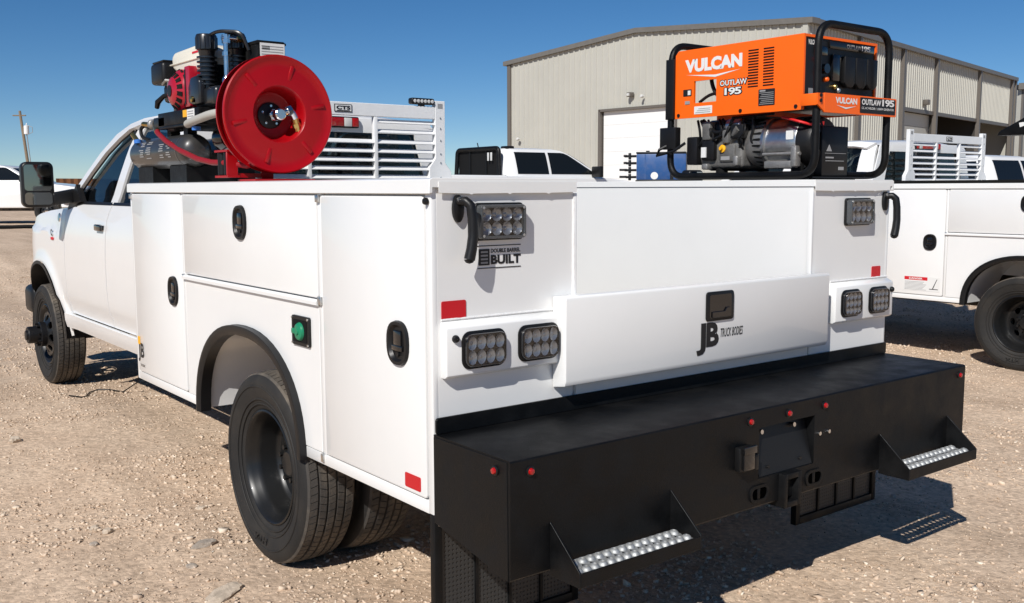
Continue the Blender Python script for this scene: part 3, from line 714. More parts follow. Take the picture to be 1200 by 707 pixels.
def fend_bot(y):
    d=abs(y-6.35); 
    if d<.60: return .43+math.sqrt(max(0,.60**2-d*d))
    return .60 if y<6 else .62
CABW='white_cab'
for mir in (False,True):
    for (y0,y1) in ((4.50,5.60),(3.56,4.485)):
        o=strip(rng(y0,y1,12),lambda y:.66,lambda y:belt(y)-.012,16,mir).build('cab_door',CABW,T,solid=.02)
        # crease on lower door, handle, belt moulding
        m_=strip(rng(y0+.01,y1-.01,6),lambda y:belt(y)-.012,lambda y:belt(y)+.008,2,mir,-.004).build('belt_moulding','black_plastic',o,solid=.012)
        hy=y0+.13; 
        m_=MB(); x=sidex(hy,1.36)
        m_.box(x-.030,x-.012,hy-.09,hy+.07,1.335,1.382,.010,3); m_.box(x-.014,x+.004,hy-.085,hy-.05,1.342,1.375,.004); m_.box(x-.014,x+.004,hy+.03,hy+.065,1.342,1.375,.004)
        if mir: mirror_x(m_)
        m_.build('door_handle','black_gloss',o)
    # rear cab quarter, rocker, fender
    strip(rng(3.30,3.55,4),lambda y:.62,lambda y:1.535,16,mir).build('cab_quarter',CABW,T,solid=.02)
    strip(rng(3.32,5.72,10),lambda y:.545,lambda y:.652,4,mir).build('rocker',CABW,T,solid=.03)
    strip([5.612]+rng(5.65,5.74,2)+[6.35-.60+.0005]+[6.35-.6*math.cos(R(a)) for a in range(8,180,7)]+[6.35+.5995,7.0,7.05,7.10,7.14],fend_bot,fend_top,16,mir).build('fender',CABW,T,solid=.018)
    # dark wheel arch liner and lip
    pts=[(6.35-.605*math.cos(R(a)),.43+.605*math.sin(R(a))) for a in range(0,181,6)]
    m_=MB(); m_.grid([[(sidex(p[0],max(.6,p[1]))-.012,p[0],p[1]) for p in pts],[(sidex(p[0],max(.6,p[1]))-.014,6.35+(p[0]-6.35)*.955,.43+(p[1]-.43)*.955) for p in pts],[(.8,6.35+(p[0]-6.35)*.955,.43+(p[1]-.43)*.955) for p in pts]])
    if mir: mirror_x(m_)
    m_.build('wheel_liner','black_plastic',T)
    # greenhouse: pillars and roof rail as patches on the side surface
    def patch(quad,n=8):
        a,b_,c,d=quad; rows=[]
        for i in range(n+1):
            t=i/n; p=(lerp(a[0],d[0],t),lerp(a[1],d[1],t)); q=(lerp(b_[0],c[0],t),lerp(b_[1],c[1],t))
            rows.append([(sidex(4,lerp(p[1],q[1],k/3)),lerp(p[0],q[0],k/3),lerp(p[1],q[1],k/3)) for k in range(4)])
        return rows
    m_=MB()
    # A pillar sweeping into roof rail (curve), outer edge and window edge
    outer=[(5.66,1.50),(5.50,1.60),(5.25,1.745),(5.0,1.885),(4.75,2.005),(4.55,2.068),(4.3,2.10),(3.9,2.105),(3.55,2.095),(3.36,2.07)]
    inner=[(5.50,1.53),(5.38,1.60),(5.13,1.745),(4.88,1.88),(4.66,1.975),(4.49,2.028),(4.3,2.045),(3.9,2.05),(3.6,2.04),(3.45,2.02)]
    m_.grid([[(sidex(4,lerp(a[1],c[1],k/4)),lerp(a[0],c[0],k/4),lerp(a[1],c[1],k/4)) for k in range(5)] for a,c in zip(outer,inner)])
    m_.grid(patch(((4.555,1.525),(4.40,1.525),(4.26,2.047),(4.40,2.047))))
    m_.grid(patch(((3.52,1.53),(3.305,1.53),(3.36,2.07),(3.52,2.045))))
    if mir: mirror_x(m_)
    m_.build('cab_pillars',CABW,T,solid=.03,ang=40)
    # glass
    for poly in ([(5.52,1.52)]+inner[1:6]+[(4.40,2.047),(4.55,1.52)],[(4.41,1.52),(4.27,2.05),(3.9,2.052),(3.6,2.045),(3.50,2.03),(3.5,1.52)]):
        lo=min(p[1] for p in poly); 
        ys=[p[0] for p in poly]; y_hi,y_lo=max(ys),min(ys)
        # sample columns: top profile by interpolation
        top=sorted([p for p in poly if p[1]>1.53]+[(y_hi,1.53)] ,key=lambda p:p[0]); ty=[p[0] for p in top]; tz=[p[1] for p in top]
        rows=[]
        for y in rng(y_lo,y_hi,20):
            z1=max(1.531,interp(y,ty,tz)); rows.append([(sidex(4,lerp(1.52,z1,k/8))+.016,y,lerp(1.52,z1,k/8)) for k in range(9)])
        g_=MB().grid(rows)
        if mir: mirror_x(g_)
        g_.build('side_window','tint_glass',T)
    # black window seal and mirror sail
    m_=MB(); m_.tube([(sidex(4,p[1])-.001,p[0],p[1]) for p in inner[1:6]]+[(.455,4.42,2.043),(.30,4.565,1.535)],.007,6)
    sail=[(5.64,1.475),(5.55,1.475),(5.30,1.53),(5.23,1.535),(5.35,1.665)]
    m_.prism([(p[0],p[1]) for p in sail],'x',.268,.31)
    if mir: mirror_x(m_)
    m_.build('window_seal','black_plastic',T)
    # towing mirror
    m_=MB(); M_=Matrix.Translation((.03,5.5,1.663))@Matrix.Rotation(R(-6),4,'Z')
    m_.prism(rrect(-.112,.112,-.172,.172,.045,6),'y',-.05,.10,.022,4,M=M_)
    if mir: mirror_x(m_)
    mo=m_.build('door_mirror','black_plastic',T)
    for (z0,z1) in ((-.045,.150),(-.150,-.058)):
        m_=MB(); m_.prism(rrect(-.094,.094,z0,z1,.025,5),'y',-.0535,-.0505,M=M_)
        if mir: mirror_x(m_)
        m_.build('mirror_glass','mirror_glass',mo)
    m_=MB(); m_.prism([(.12,1.60),(.30,1.635),(.32,1.535),(.12,1.505)],'y',5.44,5.56,.015,3); m_.box(.27,.34,5.36,5.62,1.48,1.62,.02)
    if mir: mirror_x(m_)
    m_.build('mirror_arm','black_plastic',mo)
# roof: crowned skin
rows=[]
for y,zc,zr,xr in ((3.305,2.075,2.045,.47),(3.33,2.105,2.062,.475),(3.42,2.130,2.078,.47),(3.7,2.148,2.10,.475),(4.0,2.152,2.105,.475),(4.3,2.145,2.102,.475),(4.55,2.125,2.070,.48),(4.72,2.095,2.025,.50)):
    rows.append([(lerp(xr,2*XC-xr,k/20),y,zr+(zc-zr)*(1-abs(2*k/20-1)**3)) for k in range(21)])
MB().grid(rows).build('roof',CABW,T,ang=50)
rows=[]
for t_ in rng(0,1,8):
    y0=lerp(4.70,5.60,t_); z_=lerp(2.05,1.49,t_); xr=lerp(.50,.33,t_)
    rows.append([(lerp(xr,2*XC-xr,k/14),y0+.28*(1-(2*k/14-1)**2),z_+.0) for k in range(15)])
MB().grid(rows).build('windshield','tint_glass',T)
# hood, grille, front bumper
rows=[]
for y in rng(5.55,7.12,12):
    zt=fend_top(max(5.6,y)); xr=sidex(y,zt)+.0
    rows.append([(lerp(xr,2*XC-xr,k/16),y+.12*(1-(2*k/16-1)**2),zt+.07*(1-abs(2*k/16-1)**2.5)) for k in range(17)])
MB().grid(rows).build('hood',CABW,T,ang=50)
b=MB(); b.box(.55,2.08,7.08,7.22,.78,1.30,.03); b.build('grille','black_plastic',T)
b=MB(); b.box(.40,.56,7.02,7.16,.95,1.25,.03); mirror_x(b); b.box(.40,.56,7.02,7.16,.95,1.25,.03); b.build('headlights','floodlight',T)
b=MB(); b.box(.26,2.37,7.0,7.34,.50,.76,.06,3); b.build('front_bumper','black_plastic',T)
b=MB(); b.box(.56,2.07,3.42,3.44,.7,1.52); b.box(.36,.42,3.5,5.5,.66,.75); b.box(2.2,2.26,3.5,5.5,.66,.75); b.box(.4,2.23,3.4,5.9,.66,.7); b.build('cab_floor','interior_dark',T)
# cab back wall with window opening
b=MB(); xb0,xb1=.36,2*XC-.36
def backrow(y,z,x): return [(lerp(x,2*XC-x,k/12),y-.03*(1-(2*k/12-1)**2),z) for k in range(13)]
b.grid([backrow(3.33,.62,.26),backrow(3.32,1.0,.22),backrow(3.315,1.4,.235),backrow(3.315,1.54,.285)])
b.grid([backrow(3.325,2.0,.44),backrow(3.325,2.045,.455),backrow(3.335,2.09,.50)])
cb=b.build('cab_back',CABW,T,solid=.015,ang=60)
for s in (0,1):
    m_=MB(); m_.grid([[(lerp(a,c,k/3),3.325-.012*k/3,z) for k in range(4)] for a,c,z in ((.29,.50,1.53),(.36,.55,1.75),(.445,.62,2.005))])
    if s: mirror_x(m_)
    m_.build('cab_back_pillar',CABW,T,solid=.015)
b=MB(); b.grid([backrow(3.325,1.535,.42),backrow(3.33,1.75,.47),backrow(3.335,2.005,.55)]); b.build('rear_window','dark_glass',T)
b=MB(); b.box(XC-.245,XC+.245,3.262,3.33,2.028,2.102,.012,3); bl=b.build('brake_light','black_plastic',T)
for x0,x1,mt in ((XC-.237,XC-.19,'red_lens'),(XC-.187,XC-.13,'floodlight'),(XC-.127,XC+.127,'red_lens'),(XC+.13,XC+.187,'floodlight'),(XC+.19,XC+.237,'red_lens')):
    m_=MB(); m_.box(x0,x1,3.255,3.275,2.036,2.094,.005); m_.build('lens',mt,bl)
# seats
for x in (.75,1.88):
    b=MB(); b.prism([(4.35,.75),(4.95,.78),(4.95,.98),(4.5,.98),(4.32,1.62),(4.2,1.62),(4.25,.8)],'x',x-.25,x+.25,.05,3); b.prism([(4.32,1.66),(4.25,1.88),(4.18,1.88),(4.2,1.66)],'x',x-.13,x+.13,.03,3); b.build('seat','seat_cloth',T)
b=MB(); b.prism([(3.55,.75),(4.0,.78),(4.0,.95),(3.68,.98),(3.58,1.62),(3.48,1.62)],'x',.5,2.12,.05,3); b.build('rear_seat','seat_cloth',T)
b=MB(); b.box(.42,2.2,5.35,5.75,1.1,1.46,.06); b.tube([(.75+.18*math.cos(a),5.2+.06*math.sin(a),1.36+.17*math.sin(a)) for a in [2*PI*k/20 for k in range(20)]],.014,6,True); b.build('dashboard','seat_cloth',T)
# fender badges
x=sidex(5.83,1.41)
b=MB(); b.lathe([(.001,.006),(.03,.006),(.036,0)],(x-.002,5.84,1.405),(-1,0,0.12),20); b.build('fender_emblem','chrome',T)
x=sidex(5.97,1.27)
text('fender_badge','C','ink',T,(x-.008,6.0,1.255),(0,-1,0),(0,0,1),.05,.055,.06)
b=MB(); b.box(x-.010,x-.006,5.93,6.01,1.222,1.245,.002); b.build('fender_badge','label_red',T)
# exhaust cable trailing to ground under the sill is separate (see below)

# ------------------------------------------------------------------ headache rack
def rack():
    r=thing('headache_rack','white louvred cab guard rack behind the hose reel','rack',(XC,3.05,1.62))
    y0,y1=3.03,3.07
    for s in (0,1):
        b=MB(); x0,x1=.537,.617
        b.prism([(x0,2.215),(x1,2.215),(x1,1.83),(x1+.05,1.77),(x1+.05,1.625),(x0-.05,1.625),(x0-.05,1.74),(x0,1.80)],'y',y0,y1,.003,1)
        if s: mirror_x(b)
        b.build('post','white_plate',r)
        b=MB(); b.box(.557,.597,y0-.0015,y1+.0015,2.165,2.197); 
        if s: mirror_x(b)
        b.build('post_slot','label_grey',r)
        m_=MB()
        for z in (1.70,1.80,1.86,1.95,2.03,2.10): m_.cyl((.577,y0-.0005,z),(.577,y0-.004,z),.006,n=8)
        if s: mirror_x(m_)
        tag(m_.build('bolts','steel',r),kind='stuff')
    b=MB(); b.prism([(.618,2.175),(2.009,2.175),(2.009,2.092),(.618,2.092)],'y',y0+.002,y1-.002,.003,1); b.build('top_bar','white_plate',r)
    for x in (1.075,1.552): 
        b=MB(); b.box(x-.013,x+.013,y0+.004,y1-.004,1.63,2.0915,.001); b.build('upright','white_plate',r)
    zs=[1.70,1.757,1.812,1.870,1.930,1.998,2.062]
    for (xa,xb,zz) in ((.618,1.061,zs),(1.566,2.009,zs),(1.089,1.538,zs[:5])):
        for z in zz:
            b=MB(); b.prism([(y0+.002,z-.007),(y0+.006,z-.012),(y1+.004,z+.012),(y1,z+.017)],'x',xa+.0005,xb-.0005); b.build('louvre','white_plate',r)
    b=MB(); b.box(XC-.062,XC+.062,y0-.003,y0+.0015,2.112,2.160,.001); pl=b.build('name_plate','label_black',r)
    b=MB(); b.box(XC-.057,XC+.057,y0-.0036,y0-.0031,2.117,2.155); b.build('plate_border','label_white',pl)
    text('letters','CTS','ink',pl,(XC-.05,y0-.0036,2.126),(1,0,0),(0,0,1),.10,.024,.05)
    b=MB(); b.box(XC-.045,XC+.045,y0-.0046,y0-.0037,2.1185,2.1225); b.build('plate_line','ink',pl)
    return r
rk=rack()
def lightbar(xa,xb,z):
    b=MB(); b.box(xa,xb,3.02,3.075,z,z+.042,.012,3); o=b.build('light_bar','black_plastic',rk)
    for k in range(6):
        m_=MB(); x=lerp(xa+.022,xb-.022,k/5); m_.lathe([(.011,0),(.012,.003),(.004,.005),(.001,.005)],(x,3.02,z+.021),(0,-1,0),10); m_.build('led','floodlight',o)
    m_=MB(); m_.box(lerp(xa,xb,.4),lerp(xa,xb,.6),3.035,3.065,z-.012,z+.002); m_.build('foot','black_steel',o)
lightbar(1.822,2.003,2.186); lightbar(.62,.80,2.186)

# ------------------------------------------------------------------ air compressor
cp=thing('air_compressor','petrol air compressor with twin dark tanks, red starter and cream fuel tank','compressor',(.28,2.7,1.66))
for X_ in (.125,.40):
    b=MB(); b.lathe([(.001,0),(.03,.004),(.06,.016),(.079,.04),(.087,.075),(.087,.86),(.079,.895),(.06,.92),(.03,.93),(.001,.935)],(X_,2.36,1.826),(0,1,0),32); b.build('air_tank','tank_grey',cp)
    b=MB(); b.lathe([(.0875,.10),(.089,.103),(.089,.118),(.0875,.121)],(X_,2.36,1.826),(0,1,0),32); b.build('weld_band','tank_grey',cp)
# printed warnings on the near tank
def wrap(y0,y1,a0,a1,mt,name='tank_label'):
    rows=[[(.125-.0885*math.cos(R(a)),y,1.826+.0885*math.sin(R(a))) for y in (y0,y1)] for a in rng(a0,a1,8)]
    MB().grid(rows).build(name,mt,cp)
for k,(ya,yb) in enumerate(((2.98,3.06),(2.86,2.95),(2.66,2.74),(2.55,2.62))):
    for j in range(9):
        a=-22+j*7.5
        if (j*7+k*3)%5!=0: wrap(ya+.004*(j%3),yb-.008*((j*5+k)%4),a,a+3.6,'label_grey')
for y in (2.42,2.95):
    b=MB(); b.prism([(.075,1.661),(.45,1.661),(.45,1.752),(.42,1.741),(.38,1.741),(.35,1.752),(.18,1.752),(.15,1.741),(.10,1.741),(.075,1.752)],'y',y,y+.25,.002,1); b.build('tank_saddle','black_coat',cp)
b=MB(); b.box(.06,.50,2.18,2.78,1.945,1.96,.003); b.box(.06,.08,2.18,2.78,1.96,2.03,.003); b.box(.48,.5,2.18,2.78,1.96,2.03,.003); b.box(.08,.48,2.18,2.2,1.96,2.03); b.box(.081,.479,2.201,2.77,2.018,2.03)
for y in (2.45,2.70):
    b.box(.10,.15,y,y+.06,1.90,1.946); b.box(.38,.42,y,y+.06,1.90,1.946)
b.build('deck','black_coat',cp)
b=MB(); b.box(.057,.0595,2.23,2.33,1.955,2.025); b.build('deck_label','label_white',cp)
b=MB(); b.box(.057,.0595,2.335,2.39,1.99,2.025); b.build('warning_label','label_yellow',cp)
b=MB()
for k in range(5): b.box(.0562,.0569,2.24,2.32,1.963+k*.012,1.968+k*.012)
b.build('label_print','label_grey',cp)
# engine
ey,ez=2.56,2.135
b=MB(); b.box(.14,.42,2.42,2.78,2.03,2.14,.02); b.box(.17,.36,2.36,2.60,2.14,2.24,.01); b.build('engine_block','cast_alu',cp)
b=MB(); b.lathe([(.115,0),(.115,.035),(.108,.05),(.09,.062),(.07,.085),(.045,.095),(.001,.097)],(.15,ey,ez),(-1,0,0),36); rs=b.build('recoil_starter','red_engine',cp)
for k in range(14):
    a=2*PI*k/14; 
    m_=MB(); m_.box(-.003,.003,-.011,.011,-.016,.016,0,M=Matrix.Translation((.15-.0725,ey,ez))@Matrix.Rotation(a,4,'X')@Matrix.Translation((0,0,.080))@Matrix.Rotation(R(38),4,'Y')); m_.build('vent_slot','black_matte',rs)
    m_=MB(); m_.box(-.003,.003,-.014,.014,-.006,.006,0,M=Matrix.Translation((.15-.045,ey,ez))@Matrix.Rotation(a,4,'X')@Matrix.Translation((0,0,.109))@Matrix.Rotation(R(50),4,'Y')); m_.build('vent_slot','black_matte',rs)
b=MB(); b.lathe([(.03,0),(.03,.004),(.001,.005)],(.054,ey,ez),(-1,0,0),20); b.build('starter_badge','black_plastic',rs)
b=MB(); b.tube([(.10,2.66,2.13),(.07,2.70,2.12),(.05,2.74,2.09),(.05,2.76,2.06)],[.012,.012,.016,.012],8); b.build('pull_grip','black_plastic',rs)
b=MB(); b.prism(rrect(2.37,2.44,2.045,2.25,.008,3),'x',.09,.20,.004,2); b.build('cooling_shroud','red_engine',cp)
b=MB(); b.box(.0885,.0898,2.42,2.438,2.06,2.235); b.build('shroud_stripe','black_plastic',cp)
b=MB(); b.prism([(2.28,2.245),(2.30,2.225),(2.62,2.225),(2.73,2.265),(2.74,2.33),(2.70,2.352),(2.34,2.358),(2.28,2.335)],'x',.13,.40,.022,4); b.box(.122,.408,2.275,2.745,2.283,2.291,.003); ft=b.build('fuel_tank','cream',cp)
b=MB(); b.lathe([(.03,0),(.034,.004),(.034,.02),(.028,.026),(.001,.027)],(.27,2.56,2.352),(0,0,1),20); b.build('fuel_cap','chrome',ft)
b=MB(); b.box(.128,.1295,2.33,2.42,2.315,2.325); b.build('tank_stripe','label_red',ft)
b=MB(); b.box(.10,.30,2.80,3.0,2.20,2.315,.02,3); b.box(.11,.29,2.81,2.99,2.315,2.325,.004); b.box(.14,.28,2.76,2.92,2.10,2.2,.02); b.build('air_filter','black_plastic',cp)
b=MB(); b.box(.12,.18,2.64,2.80,2.145,2.215,.008); b.tube([(.12,2.68,2.20),(.09,2.72,2.205),(.10,2.80,2.19)],.008,6); b.build('carburettor','cast_alu',cp)
b=MB(); b.box(.42,.54,2.3,2.7,2.12,2.25,.03,3); b.build('muffler','black_steel',cp)
# pump
b=MB(); b.box(.10,.30,2.06,2.34,2.03,2.13,.025,3); b.box(.15,.36,2.28,2.42,2.03,2.27,.02,2); b.build('pump_crankcase','pump_black',cp)
b=MB(); b.prism([(2.30,2.045),(2.36,2.06),(2.355,2.14),(2.32,2.185),(2.24,2.19),(2.20,2.16),(2.20,2.045)],'x',.075,.115,.012,3); b.build('pump_cover','pump_black',cp)
for (cx,cy) in ((.135,2.235),(.235,2.12)):
    prof=[(.036,0)]
    for k in range(7): prof+=[(.036,.014+k*.022),(.050,.016+k*.022),(.050,.024+k*.022),(.036,.026+k*.022)]
    prof+=[(.042,.185),(.050,.19),(.052,.255),(.047,.264),(.001,.265)]
    b=MB(); b.lathe(prof,(cx,cy,2.125),(0,0,1),28); b.build('pump_cylinder','pump_black',cp)
    b=MB()
    for k in range(12): a=2*PI*k/12; b.cyl((cx+.050*math.cos(a),cy+.050*math.sin(a),2.318),(cx+.050*math.cos(a),cy+.050*math.sin(a),2.375),.005,n=6)
    b.build('head_fins','pump_black',cp)
b=MB(); b.tube(arc_path([(.135,2.20,2.38),(.15,2.12,2.395),(.23,2.02,2.385),(.26,2.01,2.30)],.04),.009,8); b.build('vent_pipe','pump_black',cp)
b=MB(); b.cyl((.165,2.06,2.13),(.165,2.06,2.35),.0135,n=14); b.cyl((.165,2.06,2.33),(.165,2.06,2.372),.020,n=6); b.cyl((.145,2.06,2.355),(.22,2.06,2.355),.0125,n=12); b.cyl((.165,2.06,2.27),(.165,2.06,2.29),.019,n=6); b.lathe([(.013,0),(.024,.01),(.024,.03),(.013,.05)],(.165,2.06,2.13),(0,0,1),16); b.tube(arc_path([(.165,2.06,2.16),(.165,2.06,2.06),(.2,2.1,2.0),(.12,2.3,1.97)],.05),.014,10); b.build('discharge_pipe','chrome',cp)
b=MB(); b.cyl((.22,2.06,2.355),(.26,2.06,2.355),.015,n=6); b.cyl((.09,2.27,2.065),(.075,2.27,2.065),.016,n=6); b.lathe([(.016,0),(.016,.02),(.008,.024),(.001,.024)],(.09,2.30,2.075),(-1,0,0),12); tag(b.build('brass_fitting','brass',cp),kind='stuff')
b=MB(); b.box(.275,.425,1.95,2.46,2.04,2.345,.008,2); b.box(.272,.428,1.947,2.463,2.325,2.338,.003); bx=b.build('belt_guard','black_coat',cp)
b=MB(); b.box(.290,.418,1.9455,1.9468,2.268,2.332); b.build('guard_label','label_white',bx)
b=MB()
for k in range(4): b.box(.297,.411,1.9448,1.9454,2.276+k*.013,2.280+k*.013)
b.box(.300,.340,1.9448,1.9454,2.30,2.318); b.build('label_print','label_grey',bx)
b=MB()
for k in range(6): b.box(.2735,.2748,2.05+k*.05,2.08+k*.05,2.10,2.30)
b.build('guard_slots','black_matte',bx)
# pressure switch, regulator, hoses
b=MB(); b.box(.06,.13,2.68,2.86,1.955,2.012,.006); b.cyl((.09,2.86,1.985),(.09,2.99,1.985),.02,n=12); b.box(.08,.14,2.6,2.7,1.93,2.0,.01); b.build('pressure_switch','black_plastic',cp)
b=MB(); b.lathe([(.02,0),(.028,.01),(.028,.035),(.02,.04)],(.09,2.94,1.985),(0,1,0),14); b.cyl((.09,2.9,1.985),(.09,2.93,1.985),.026,n=12); b.build('regulator','cast_alu',cp)
b=MB(); b.cyl((.09,3.0,1.985),(.075,3.08,1.992),.014,n=8); b.cyl((.06,3.15,1.90),(.05,3.2,1.94),.014,n=8); tag(b.build('brass_fitting','brass',cp),kind='stuff')
b=MB(); b.lathe([(.022,0),(.022,.02),(.012,.024),(.001,.024)],(.06,3.14,1.885),(0,.1,1),12); b.lathe([(.022,0),(.022,.018),(.001,.02)],(.08,2.27,1.92),(0,0,1),12); b.build('drain_knob','blue_light',cp)
b=MB(); b.tube(arc_path([(.09,3.05,1.99),(.07,3.12,1.97),(.07,3.1,1.92),(.09,3.02,1.90)],.03),.010,8); b.tube(arc_path([(.08,2.65,2.03),(.06,2.66,1.98),(.08,2.7,1.96)],.02),.004,6); b.build('black_hose','black_plastic',cp)
b=MB(); b.tube(arc_path([(.07,2.36,1.955),(.055,2.25,1.962),(.06,2.0,1.985),(.1,1.86,1.99)],.08),.021,12); b.build('grey_hose','hose_grey',cp)
b=MB(); b.lathe([(.001,0),(.05,.012),(.066,.05),(.066,.09)],(.20,2.12,1.88),(0,1,0),24); b.build('intake_dome','black_gloss',cp)

# ------------------------------------------------------------------ hose reel
RC=Vector((.262,1.70,1.972)); RR=.272
rl=thing('hose_reel','big glossy red steel hose reel standing on the left side box','hose reel',(.27,1.8,1.66))
def A_(prof,n=72): return MB().lathe(prof,RC,(0,-1,0),n)
fl=A_([(RR-.012,.010),(RR,.004),(RR+.001,.012),(RR-.004,.018),(RR-.016,.016),(RR-.024,.011),(.215,.014),(.150,.020),(.132,.020),(.124,.012),(.118,-.03),(.108,-.085),(.095,-.095),(.06,-.097)]).build('front_flange','red_reel',rl,ang=40)
A_([(RR-.012,-.070),(RR,-.064),(RR,-.076),(RR-.02,-.082),(.11,-.084)]).build('rear_flange','red_reel',rl,ang=40)
A_([(.150,.012),(.150,-.080)]).build('drum','red_reel',rl)
# wound hose
m_=MB(); turns=5; pts=[RC+V(.17*math.cos(t),.10*0+.002+ (t/(2*PI*turns))*.052,.17*math.sin(t)) for t in [2*PI*k/36 for k in range(36*turns+1)]]
m_.tube(pts,.013,8); m_.build('wound_hose','hose_red',rl)
for k in range(6):
    a=R(90-18+60*k); m_=MB()
    M_=Matrix.Translation(RC)@Matrix.Rotation(-a,4,'Y')@Matrix.Translation((.20,-.013,0))
    m_.box(-.036,.036,-.007,.002,-.010,.010,.005,2,M=M_); m_.build('flange_rib','red_reel',rl)
A_([(.062,-.096),(.062,-.088),(.055,-.085),(.001,-.085)],28).build('hub_plate','black_steel',rl)
m_=MB()
for k in range(5): a=2*PI*k/5+.3; p=RC+V(.045*math.cos(a),.085,.045*math.sin(a)); m_.cyl(p,p+V(0,-.008,0),.006,n=6)
tag(m_.build('hub_bolts','chrome',rl),kind='stuff')
h0=RC+V(.004,.085,0)
m_=MB(); m_.cyl(h0,h0+V(0,-.06,0),.017,n=16); m_.cyl(h0+V(0,-.02,0),h0+V(0,-.035,0),.023,n=6); m_.cyl(h0+V(0,-.05,0),h0+V(0,-.085,0),.021,n=16,bev=.004); m_.tube(arc_path([h0+V(-.005,-.068,0),h0+V(.045,-.068,.018),h0+V(.062,-.066,-.012)],.02),.013,12); m_.cyl(h0+V(.030,-.068,.012),h0+V(.046,-.068,.018),.019,n=6); m_.v=[tuple(h0+(Vector(p)-h0)*1.3) for p in m_.v]; m_.build('swivel','chrome',rl)
m_=MB(); m_.cyl(h0+V(.060,-.066,-.008),h0+V(.076,-.06,-.055),.012,n=10); m_.cyl(h0+V(.066,-.063,-.03),h0+V(.071,-.062,-.043),.016,n=6); m_.v=[tuple(h0+(Vector(p)-h0)*1.3) for p in m_.v]; m_.build('brass_fitting','brass',rl)
m_=MB(); m_.tube(arc_path([h0+V(.075,-.06,-.05),h0+V(.09,-.045,-.09),h0+V(.12,0,-.10)],.03),.010,8); m_.v=[tuple(h0+(Vector(p)-h0)*1.3) for p in m_.v]; m_.build('feed_hose','hose_red',rl)
# red stand
m_=MB(); m_.box(.12,.42,1.655,1.86,1.662,1.672); m_.box(.235,.295,1.842,1.862,1.672,1.99,.004); m_.box(.235,.295,1.862,1.90,1.672,1.70); m_.cyl((.265,1.86,1.972),(.265,1.72,1.972),.02,n=12)
m_.build('stand','red_reel',rl)
m_=MB(); m_.prism([(.06,1.685),(.115,1.685),(.115,1.80),(.10,1.82),(.06,1.80)],'y',1.84,1.85,.002,1); m_.box(.06,.12,1.83,1.99,1.68,1.69); m_.box(.06,.12,1.83,1.99,1.80,1.81); m_.box(.11,.24,1.85,1.87,1.68,1.70); m_.build('guide_bracket','red_reel',rl)
for y in (1.875,1.95):
    m_=MB(); m_.cyl((.085,y,1.69),(.085,y,1.80),.024,n=16,bev=.004); m_.build('guide_roller','black_plastic',rl)
hs=MB(); hs.tube([(.075,2.86,1.955),(.05,2.76,1.925),(.04,2.6,1.875),(.045,2.4,1.82),(.055,2.2,1.775),(.07,2.05,1.755),(.085,1.91,1.75),(.14,1.80,1.735),(.22,1.70,1.76)],.014,12)
tag(hs.build('air_hose','hose_red',None),'red rubber air hose running from the compressor tank to the reel','hose')
hs=MB(); hs.cyl((.077,2.88,1.963),(.06,2.80,1.936),.016,n=10); o=hs.build('ferrule','brass',None); o.parent=bpy.data.objects['air_hose']

# ------------------------------------------------------------------ welder generator
GX0,GX1,GY0,GY1=2.040,2.592,.012,.885; GZ=1.66
g=thing('welder_generator','orange welder generator in a black tube frame on the right side box','generator',(2.33,.43,GZ))
r_=.0175
b=MB()
for x in (GX0,GX1): b.tube(arc_path([(x,GY0,2.0),(x,GY0,GZ+.022),(x,GY1,GZ+.022),(x,GY1,2.0)],.09,8),r_,14)
for y in (GY0,GY1): b.tube(arc_path([(GX0,y,1.99),(GX0,y,2.345),(GX1,y,2.345),(GX1,y,1.99)],.10,8),r_,14)
b.cyl((GX0,GY0+.1,GZ+.025),(GX1,GY0+.1,GZ+.025),.015,n=12); b.cyl((GX0,GY1-.12,GZ+.025),(GX1,GY1-.12,GZ+.025),.015,n=12)
b.build('tube_frame','black_coat',g)
b=MB(); b.box(GX0-.022,GX0+.0,GY1-.035,GY1+.02,1.97,2.27,.003); b.build('post_bracket','black_plastic',g)
b=MB(); b.box(GX0-.03,GX0+.01,GY1-.06,GY1+.05,1.82,1.93,.004); b.tube([(GX0-.02,GY1,1.84),(GX0-.05,GY1+.03,1.82),(GX0-.04,GY1+.06,1.79),(GX0-.03,GY1-.05,1.81),(GX0,GY1-.1,1.85)],.008,6); b.build('junction_box','black_plastic',g)
# orange shroud
sx=2.032; py0,py1,pz0,pz1=.080,.850,1.972,2.306
b=MB()
wy0,wy1,wz0,wz1=.582,.725,2.043,2.150
top_=[(py0,pz1),(py1-.02,pz1),(py1,pz1-.02),(py1,wz1),(py0,wz1)]
b.prism(top_,'x',sx,sx+.012); b.prism([(py0,wz0),(py1,wz0),(py1,pz0),(py0,pz0)],'x',sx,sx+.012); b.prism([(py0,wz0+.0001),(wy0,wz0+.0001),(wy0,wz1-.0001),(py0,wz1-.0001)],'x',sx,sx+.012); b.prism([(wy1,wz0+.0001),(py1,wz0+.0001),(py1,wz1-.0001),(wy1,wz1-.0001)],'x',sx,sx+.012)
b.box(sx+.013,2.60,py0,py1-.02,pz1-.012,pz1-.0005); b.box(2.588,2.60,py0,py1,pz0,pz1-.013); b.box(2.35,2.587,py1-.012,py1,pz0,pz1-.03)
sh=b.build('shroud','orange',g)
for c0 in (.272,.360):
    for k in range(14):
        m_=MB(); z=2.262-k*.0128; m_.box(sx-.002,sx+.001,c0-.030,c0+.030,z-.0033,z+.0033,.001,1); m_.build('louvre_slot','black_matte',sh)
for y,z in ((.825,1.988),(.43,1.988),(.115,1.988)):
    m_=MB(); m_.cyl((sx-.004,y,z),(sx,y,z),.009,n=12); m_.build('screw','black_plastic',sh)
yl=(0,-1,0); zu=(0,0,1)
